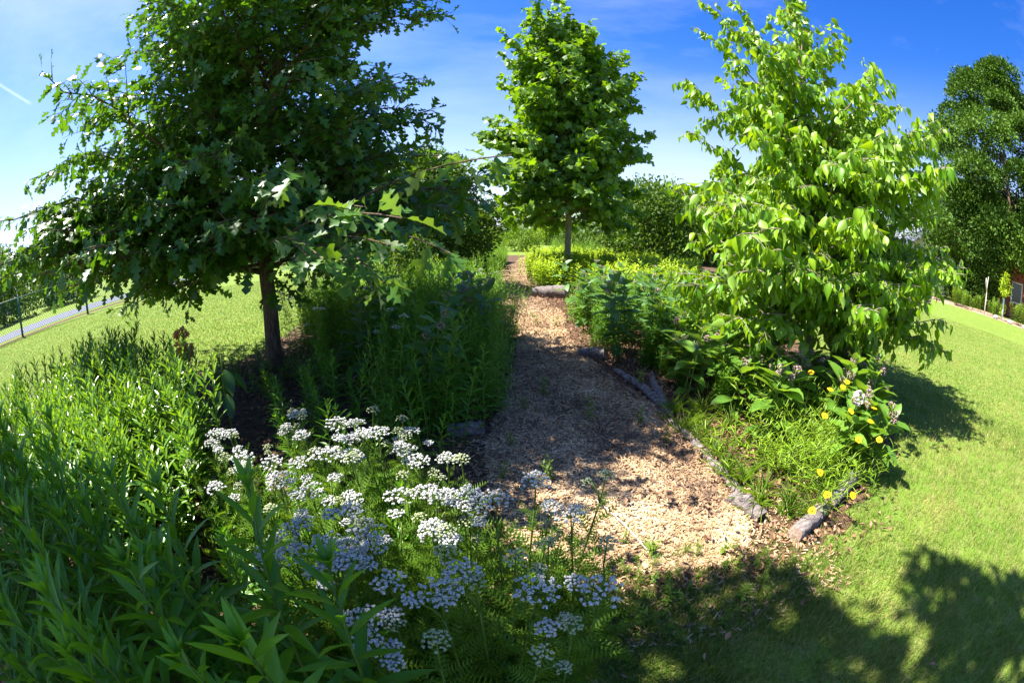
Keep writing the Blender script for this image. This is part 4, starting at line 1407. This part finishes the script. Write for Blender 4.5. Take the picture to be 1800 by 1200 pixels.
for q, p in enumerate(spread([(-2.9, 3.0), (-2.0, 2.9), (-1.5, 3.6), (-1.9, 4.3), (-2.9, 4.6), (-3.2, 3.6)], 60, .13, rng)):
    place('weed', q + 2, (p[0], p[1], 0), rz(), rng.uniform(1.0, 1.8), 'low green weed around the foot of the oak', 'weeds around the oak', tl(.2))
for q, p in enumerate(spread([(-.7, 1.7), (-.3, 1.75), (-.25, 2.4), (-.8, 2.7), (-1.5, 2.9), (-1.7, 2.4), (-1.2, 1.7)], 46, .13, rng)):
    place('leafy', q, (p[0], p[1], 0), rz(), rng.uniform(.36, .66), 'short fresh green leafy stem behind the yarrow', 'short leafy stems behind the yarrow', tl(.1))

# ------------------------------------------------------------------ logs that edge the bed
def log(name, label, pts, r0, r1, seed, group='weathered logs edging the bed', sides=14, knobs=()):
    rng = np.random.default_rng(seed)
    pts = np.array(pts, float)
    t = np.linspace(0, 1, len(pts))
    n = 16
    tt = np.linspace(0, 1, n)
    P = np.stack([np.interp(tt, t, pts[:, i]) for i in range(3)], 1)
    org = P.mean(0) * np.array([1, 1, 0])
    P = P - org - np.array([0, 0, .018])
    P[1:-1] += rng.normal(0, .0018, (n - 2, 3)) + np.array([0, 0, .008]) * np.sin(np.linspace(0, PI * 3, n - 2) + seed)[:, None]
    R = np.interp(tt, [0, 1], [r0, r1]) * (1 + rng.normal(0, .06, n))
    V, F = tube(P, R, sides, False)
    V = V.reshape(n, sides, 3)
    lump = 1 + .10 * np.sin(np.linspace(0, 2 * PI, sides, endpoint=False) * 3 + rng.uniform(0, 6))[None, :] + rng.normal(0, .04, (n, sides))
    V = P[:, None, :] + (V - P[:, None, :]) * lump[..., None]
    o = thing(name, label, 'log', org, 0, group)
    mb = MB().add(V.reshape(-1, 3), F)
    for (k, d, ln, rr) in knobs:
        V2, F2 = tube(bez(P[k], P[k] + np.array(d) * ln * .5, P[k] + np.array(d) * ln + np.array([0, 0, .01]), 5), np.linspace(rr, rr * .5, 5), 8)
        mb.add(V2, F2)
    mb.build('bark', M['greywood'], o)
    for e, sgn in ((0, 1), (n - 1, -1)):
        ring = V[e]
        c = ring.mean(0)
        VV = np.concatenate([[c], ring])
        F = np.array([(0, 1 + j, 1 + (j + 1) % sides) for j in range(sides)])
        if sgn < 0:
            F = F[:, ::-1]
        MB().add(VV, F).build('cut_end', M['cutwood'], o)
    return o


log('edging_log', 'long thin grey log along the right edge of the path', [(1.13, 2.62, .025), (1.2, 2.2, .03), (1.2, 1.95, .03), (1.25, 1.66, .01)], .026, .034, 1)
log('edging_log', 'forked grey root log at the path edge, left prong', [(.98, 3.72, .03), (1.08, 3.4, .04), (1.12, 3.1, .04), (1.19, 2.86, .03)], .03, .042, 2)
log('edging_log', 'forked grey root log at the path edge, right prong', [(1.3, 3.6, .04), (1.22, 3.25, .05), (1.2, 3.0, .04), (1.16, 2.68, .025)], .028, .038, 3)
log('edging_log', 'short pale gnarled log stub at the near end of the path', [(1.16, 1.62, .035), (1.2, 1.52, .04), (1.24, 1.42, .03)], .05, .042, 4, knobs=((8, (-.6, .2, .5), .09, .022), (5, (.7, .3, .3), .07, .02)))
log('edging_log', 'thick cut log at the corner of the bed, nearest the lawn', [(1.33, 1.2, .05), (1.5, 1.27, .055), (1.62, 1.33, .035)], .05, .047, 5)
log('edging_log', 'thick grey log between the yellow flowers and the lawn', [(1.7, 1.36, .055), (2.0, 1.48, .07), (2.28, 1.64, .065)], .042, .042, 6, knobs=((11, (.1, -.7, .4), .08, .022),))
log('edging_log', 'pale sunlit log lying beside the far path below the lime-green clumps', [(.42, 8.35, .09), (.72, 8.2, .12), (1.06, 8.0, .14)], .11, .15, 7)
log('edging_log', 'dark stump end poking out below the milkweed', [(.74, 4.3, .04), (.84, 4.22, .06), (.98, 4.16, .06)], .055, .07, 8)
log('edging_log', 'small dark log at the foot of the left meadow', [(-.42, 2.5, .04), (-.3, 2.5, .05), (-.2, 2.56, .04)], .045, .05, 9)
for q, (lb, a, b) in enumerate((('thin brown twig lying across the middle of the path', (.25, 2.75), (.62, 2.95)), ('long straw-coloured stalk lying on the sunlit chips', (.42, 1.72), (.6, 1.24)), ('short grey twig on the shaded lawn', (.6, .85), (.72, .8)), ('thin stalk on the grass below the path', (.35, .95), (.52, .78)))):
    z = .02
    p = bez((a[0], a[1], z), ((a[0] + b[0]) / 2 + .02, (a[1] + b[1]) / 2 + .02, z + .012), (b[0], b[1], z), 7)
    c = p.mean(0) * np.array([1, 1, 0])
    V, F = tube(p - c, [.004, .004, .0038, .0036, .003, .003, .002], 5)
    V2, F2 = tube(bez(p[3] - c, p[3] - c + np.array([.02, .03, .008]), p[3] - c + np.array([.06, .05, .006]), 4), [.0025, .002, .0018, .001], 4)
    o = MB().add(V, F).add(V2, F2).build('fallen_twig', M['palestem' if q == 1 else 'bark'])
    o.location = c
    tag(o, lb, 'twig', 'twigs on the ground')

# dead young tree with orange leaves and bleached stems on the left lawn
r9 = np.random.default_rng(77)
DT = thing('dead_sapling', 'small dead sapling with orange-brown leaves and bleached stems on the left lawn', 'sapling', (-3.25, 3.1, 0))
DT.scale = (.82, .82, .82)
s, f = MB(), MB()
for tip, w in (((.06, 0, .72), .012), ((.2, .05, .5), .008), ((-.02, .05, .62), .008), ((-.1, .0, .48), .007), ((.12, -.06, .44), .007)):
    V, F = tube(bez((0, 0, 0), (tip[0] * .2, tip[1] * .3, tip[2] * .6), tip, 7), np.linspace(w, w * .5, 7), 6)
    s.add(V, F)
for c, R, n in (((-.02, 0, .66), .075, 90), ((-.06, 0, .5), .07, 70), ((.03, .02, .45), .09, 90), ((-.08, 0, .36), .1, 80)):
    d = nrm(r9.normal(0, 1, (n, 3)))
    P = np.array(c) + d * R * np.array([1.15, 1, .65]) * r9.uniform(.4, 1, (n, 1))
    put(f, DRY, P, d + np.array([0, 0, -.5]), r9.normal(0, 1, (n, 3)), r9.uniform(.05, .08, n), r9)
s.build('stem', M['palestem'], DT)
f.build('dead_leaves', M['rust'], DT)

# one dark plant with big hanging leaves right of the thicket
BP = thing('big_leaved_plant', 'dark plant with large hanging leaves at the right end of the left thicket', 'plant', (-1.75, 1.95, 0))
s, f = MB(), MB()
q = bez((0, 0, -.02), (0, 0, .45), (.03, .02, .7), 7)
V, F = tube(q, np.linspace(.01, .005, 7), 6)
s.add(V, F)
n = 7
a = np.array([-.6, .3, 1.5, 2.6, 3.6, 4.6, 5.4])
put(f, BROAD, np.tile(q[-2], (n, 1)) + np.stack([np.cos(a) * .05, np.sin(a) * .05, np.linspace(0, -.15, n)], 1), np.stack([np.cos(a), np.sin(a), np.full(n, -.9)], 1), np.stack([np.cos(a), np.sin(a), np.full(n, .8)], 1), r9.uniform(.12, .19, n), r9, tone=(0, .3))
s.build('stem', M['stem'], BP)
f.build('foliage', M['oak'], BP)

# ------------------------------------------------------------------ fence, houses, far right border
def fence():
    t = thing('chain_link_fence', 'green chain-link fence along the far side of the left lawn', 'fence')
    line = [(-15.3, -14), (-15.2, 5.4), (-14.6, 8.6), (-14.5, 60)]
    Y = [-14, -10.9, -7.8, -4.7, -1.6, 1.5, 5.4, 8.5, 11.6, 14.7, 17.8, 20.9, 24, 27.1, 30.2, 36.4, 42.6, 48.8]
    X = lambda y: float(np.interp(y, [p[1] for p in line], [p[0] for p in line]))
    for y in Y:
        mb = MB()
        V, F = tube([(X(y), y, -.1), (X(y), y, 1.28)], .05, 8)
        mb.add(V, F)
        V, F = tube([(X(y), y, 1.28), (X(y), y, 1.30), (X(y), y, 1.33)], [.045, .045, .01], 8)
        mb.add(V, F)
        mb.build('post', M['greenpaint'], t)
    mb = MB()
    V, F = tube([(p[0] + .0, p[1], 1.24) for p in line], .024, 6)
    mb.add(V, F)
    mb.build('top_rail', M['greenpaint'], t)
    wm = MB()
    st = .11
    ys = np.arange(-14, 34, st)
    Vs, Fs = [], []
    for sgn in (1, -1):
        for y in ys:
            y2 = y + sgn * 1.16
            p0 = np.array([X(y), y, .05])
            p1 = np.array([X(y2), y2, 1.22])
            w = .006
            V = np.array([p0 + (0, -w, 0), p0 + (0, w, 0), p1 + (0, w, 0), p1 + (0, -w, 0), p0 + (-w * 2, 0, 0), p1 + (-w * 2, 0, 0)])
            wm.add(V, [np.array([(0, 1, 2, 3), (1, 4, 5, 2), (4, 0, 3, 5)])])
    wm.build('wire_mesh', M['wire'], t, smooth=False)


fence()


def house(name, label, loc, rotz, w, d, h, rh, wall, roofm):
    t = thing(name, label, 'house', loc, rotz)
    mb = MB()
    boxes(mb, -w / 2, w / 2, -d / 2, d / 2, 0, h)
    V = [(-w / 2, -d / 2, h), (w / 2, -d / 2, h), (0, -d / 2, h + rh), (-w / 2, d / 2, h), (w / 2, d / 2, h), (0, d / 2, h + rh)]
    mb.add(V, [np.array([(0, 1, 2), (5, 4, 3)])])
    mb.build('wall', M[wall], t, False)
    rf = MB()
    ov = .4
    for sgn in (-1, 1):
        e = np.array([sgn * (w / 2 + ov), 0, h - ov * rh / (w / 2)])
        V = [(0, -d / 2 - ov, h + rh + .03), (e[0], -d / 2 - ov, e[2] + .03), (e[0], d / 2 + ov, e[2] + .03), (0, d / 2 + ov, h + rh + .03)]
        V += [(a, b, c + .14) for a, b, c in V]
        rf.add(V, np.array([(0, 1, 2, 3), (7, 6, 5, 4), (0, 4, 5, 1), (1, 5, 6, 2), (2, 6, 7, 3), (3, 7, 4, 0)]))
    rf.build('roof', M[roofm], t, False)
    for x in (-w / 4, w / 4):
        fr = MB()
        boxes(fr, x - .55, x + .55, -d / 2 - .06, -d / 2 - .003, 1.0, 2.4)
        fo = fr.build('window', M['siding'], t, False)
        pn = MB()
        boxes(pn, x - .45, x + .45, -d / 2 - .075, -d / 2 - .063, 1.1, 2.3)
        pn.build('pane', M['glass'], fo, False)
    dr = MB()
    boxes(dr, -.5, .5, -d / 2 - .05, -d / 2 - .003, 0, 2.05)
    dr.build('door', M['brick'], t, False)
    ch = MB()
    boxes(ch, w / 4 - .3, w / 4 + .3, -.3, .3, h + rh * .3, h + rh + .7)
    ch.build('chimney', M['brick'], t, False)
    return t


house('white_house', 'white house with grey gabled roof glimpsed right of the drooping tree', (36.0, 21.8, 0), math.radians(-35), 9, 10, 3.4, 2.6, 'siding', 'roof')
house('brick_house', 'brick and white house half hidden at the right picture edge', (37.5, 10.2, 0), math.radians(-70), 8, 9, 3.2, 2.4, 'brick', 'roof')
house('road_house', 'low house with bluish roof beyond the road at the left picture edge', (-48, 11.5, 0), math.radians(80), 8, 10, 2.6, 1.5, 'siding', 'roof')

# young staked sapling and border plants
r9 = np.random.default_rng(88)
SP = thing('staked_sapling', 'young yellow-green sapling with a pale blue tube round its stem', 'sapling', (24.9, 9.0, 0))
s, f, g = MB(), MB(), MB()
V, F = tube([(0, 0, -.05), (.02, 0, .9), (.0, .03, 2.3)], [.03, .025, .01], 6)
s.add(V, F)
V, F = tube([(0, 0, 0), (0, 0, 1.15)], [.06, .06], 8)
g.add(V, F)
for c, R in (((0, 0, 2.25), .25), ((.3, .0, 2.0), .22), ((-.32, .1, 1.95), .22), ((.2, -.2, 1.65), .28), ((-.2, .1, 1.6), .25), ((.38, .1, 1.45), .2), ((-.35, -.1, 1.4), .2), ((.1, 0, .7), .22), ((.12, .1, .35), .2)):
    n = 60
    P = np.array(c) + r9.normal(0, R * .5, (n, 3))
    put(f, MINT, P, r9.normal(0, 1, (n, 3)), r9.normal(0, .5, (n, 3)) + np.array([0, 0, 1.0]), r9.uniform(.12, .2, n), r9)
    V, F = tube(bez((0, 0, c[2] - .25), (c[0] * .5, c[1] * .5, c[2] - .1), c, 4), np.linspace(.012, .005, 4), 4)
    s.add(V, F)
s.build('stem', M['bark'], SP)
f.build('foliage', M['lime'], SP)
g.build('tree_tube', M['tube'], SP)
r9 = np.random.default_rng(89)
mb = MB()
for p in ([(0, 0, -.05), (.06, 0, .8), (.02, 0, 1.5), (.15, .0, 2.0)], [(.05, 0, .6), (.3, .1, .72), (.6, .1, .75)], [(.04, 0, 1.2), (-.2, .0, 1.6), (-.25, 0, 1.9)]):
    V, F = tube(p, np.linspace(.05, .02, len(p)), 6)
    mb.add(V, F)
o = mb.build('bare_branch', M['palestem'])
o.location = (24.3, 10.2, 0)
tag(o, 'bare bleached dead stem standing left of the staked sapling', 'dead stem')
protos('bord', lambda i: lime(i + 7), 3)
for k in PROTO['bord']:
    k[0].name = 'border_plant'
    for ch in k[1]:
        if ch[0].name.startswith('foliage'):
            ch[0].data.materials[0] = M['weed']
rng = np.random.default_rng(600)
for q, p in enumerate(spread([(26.5, 2), (26.0, 6), (24.9, 9), (23.2, 13), (20, 19.5), (21.5, 20.5), (25.2, 13), (27, 9), (28.5, 3)], 40, .55, rng)):
    place('bord', q, (p[0], p[1], 0), rz(), rng.uniform(1.0, 2.0), 'leafy plant in the mulched border across the lawn', 'plants in the far right border', tl(.1))
for q, p in enumerate(((24.8, 8.3), (24.4, 9.3), (25.1, 7.2))):
    rr = np.random.default_rng(610 + q)
    d = nrm(rr.normal(0, 1, (1, 3)))
    me = bpy.data.meshes.new('border_stone')
    import bmesh
    bm = bmesh.new()
    bmesh.ops.create_icosphere(bm, subdivisions=2, radius=.22)
    for v in bm.verts:
        v.co *= 1 + rr.normal(0, .08)
        v.co.z *= .6
    bm.to_mesh(me)
    bm.free()
    me.materials.append(M['stone'])
    o = bpy.data.objects.new('border_stone', me)
    C.objects.link(o)
    o.location = (p[0], p[1], .06)
    tag(o, 'pale rounded stone on the edge of the far right border', 'stone', 'stones on the far border')

# prototypes that were never placed are removed
for k, lst in PROTO.items():
    for root, kids, used in lst:
        if not used:
            for ch, _ in kids:
                bpy.data.objects.remove(ch)
            bpy.data.objects.remove(root)

# ------------------------------------------------------------------ labels: which one of its group, by what it stands near
MARKS = [('oak trunk', -2.42, 3.67), ('dead orange sapling', -3.0, 3.1), ('forked root log', 1.15, 3.2), ('pale log stub', 1.2, 1.5), ('thick cut log', 1.5, 1.27), ('far pale log', .72, 8.2),
         ('pale middle trunk', 1.42, 10.8), ('drooping tree trunk', 2.78, 3.15), ('pink flower ball', 2.0, 1.66), ('dark stump end', .85, 4.2), ('second dark tree', -1.75, 9.4), ('big hanging leaves', -1.75, 1.95),
         ('bottom edge of the photo', -.2, .1), ('lower left corner', -1.7, -.2), ('left photo edge', -3.2, .7), ('straw stalk on the chips', .5, 1.5), ('staked sapling', 24.9, 9.0), ('far path bend', .6, 19), ('low spreading tree', 5.0, 15.2), ('bare dead stem', 24.3, 10.2), ('small dark log', -.3, 2.5), ('long thin log', 1.18, 2.1)]
SHORT = {
    'leafy stems in the shaded front left thicket': 'tall lance-leaved stem in the shaded thicket',
    'narrow-leaved plants in the left thicket': 'bushy plant with narrow glossy leaves',
    'white yarrow heads beside the path': 'yarrow with open white flower heads',
    'budding yarrow beside the path': 'yarrow with greenish unopened heads',
    'meadow clumps left of the path': 'fine-leaved green meadow clump',
    'white flowers in the left meadow': 'white-flowered feathery stems in the meadow',
    'broad-leaved stems in the left meadow': 'broader-leaved stem standing in the meadow',
    'lime-green clumps in the middle bed': 'sunny yellow-green leafy clump',
    'milkweed in the right bed': 'broad-leaved milkweed with dusty pink heads',
    'underplanting in the right bed': 'fine green underplanting between the milkweeds',
    'dark clumps beyond the middle bed': 'dark green clump beyond the yellow-green bed',
    'milkweed under the drooping tree': 'fresh green broad-leaved milkweed',
    'low plants under the drooping tree': 'low fine-leaved plant in the shade',
    'grass tufts along the logs': 'thin grass tuft',
    'weeds on the path': 'small weed in the wood chips',
    'weeds at the near end of the path': 'tiny weed in the patchy grass',
    'weeds around the oak': 'low green weed on the leaf litter',
    'leafy stems among the yarrow': 'fresh leafy stem among the yarrow',
    'short leafy stems behind the yarrow': 'short fresh leafy stem behind the yarrow',
    'plants in the far right border': 'leafy plant in the far mulched border',
    'stones on the far border': 'pale rounded stone on the far border',
}
ORD = ['nearest', 'second nearest', 'third nearest', 'fourth nearest', 'fifth nearest', 'sixth nearest', 'seventh nearest', 'eighth nearest']
sets = {}
for o in scene.objects:
    g = o.get('group')
    if o.parent is None and g in SHORT:
        d, nm = min((math.hypot(o.location.x - m[1], o.location.y - m[2]), m[0]) for m in MARKS)
        sets.setdefault((g, nm), []).append((d, o))
for (g, nm), lst in sets.items():
    lst.sort(key=lambda e: e[0])
    for k, (d, o) in enumerate(lst):
        o['label'] = SHORT[g] + (', ' + ORD[k] + ' the ' + nm if len(lst) <= 8 else ' around the ' + nm)
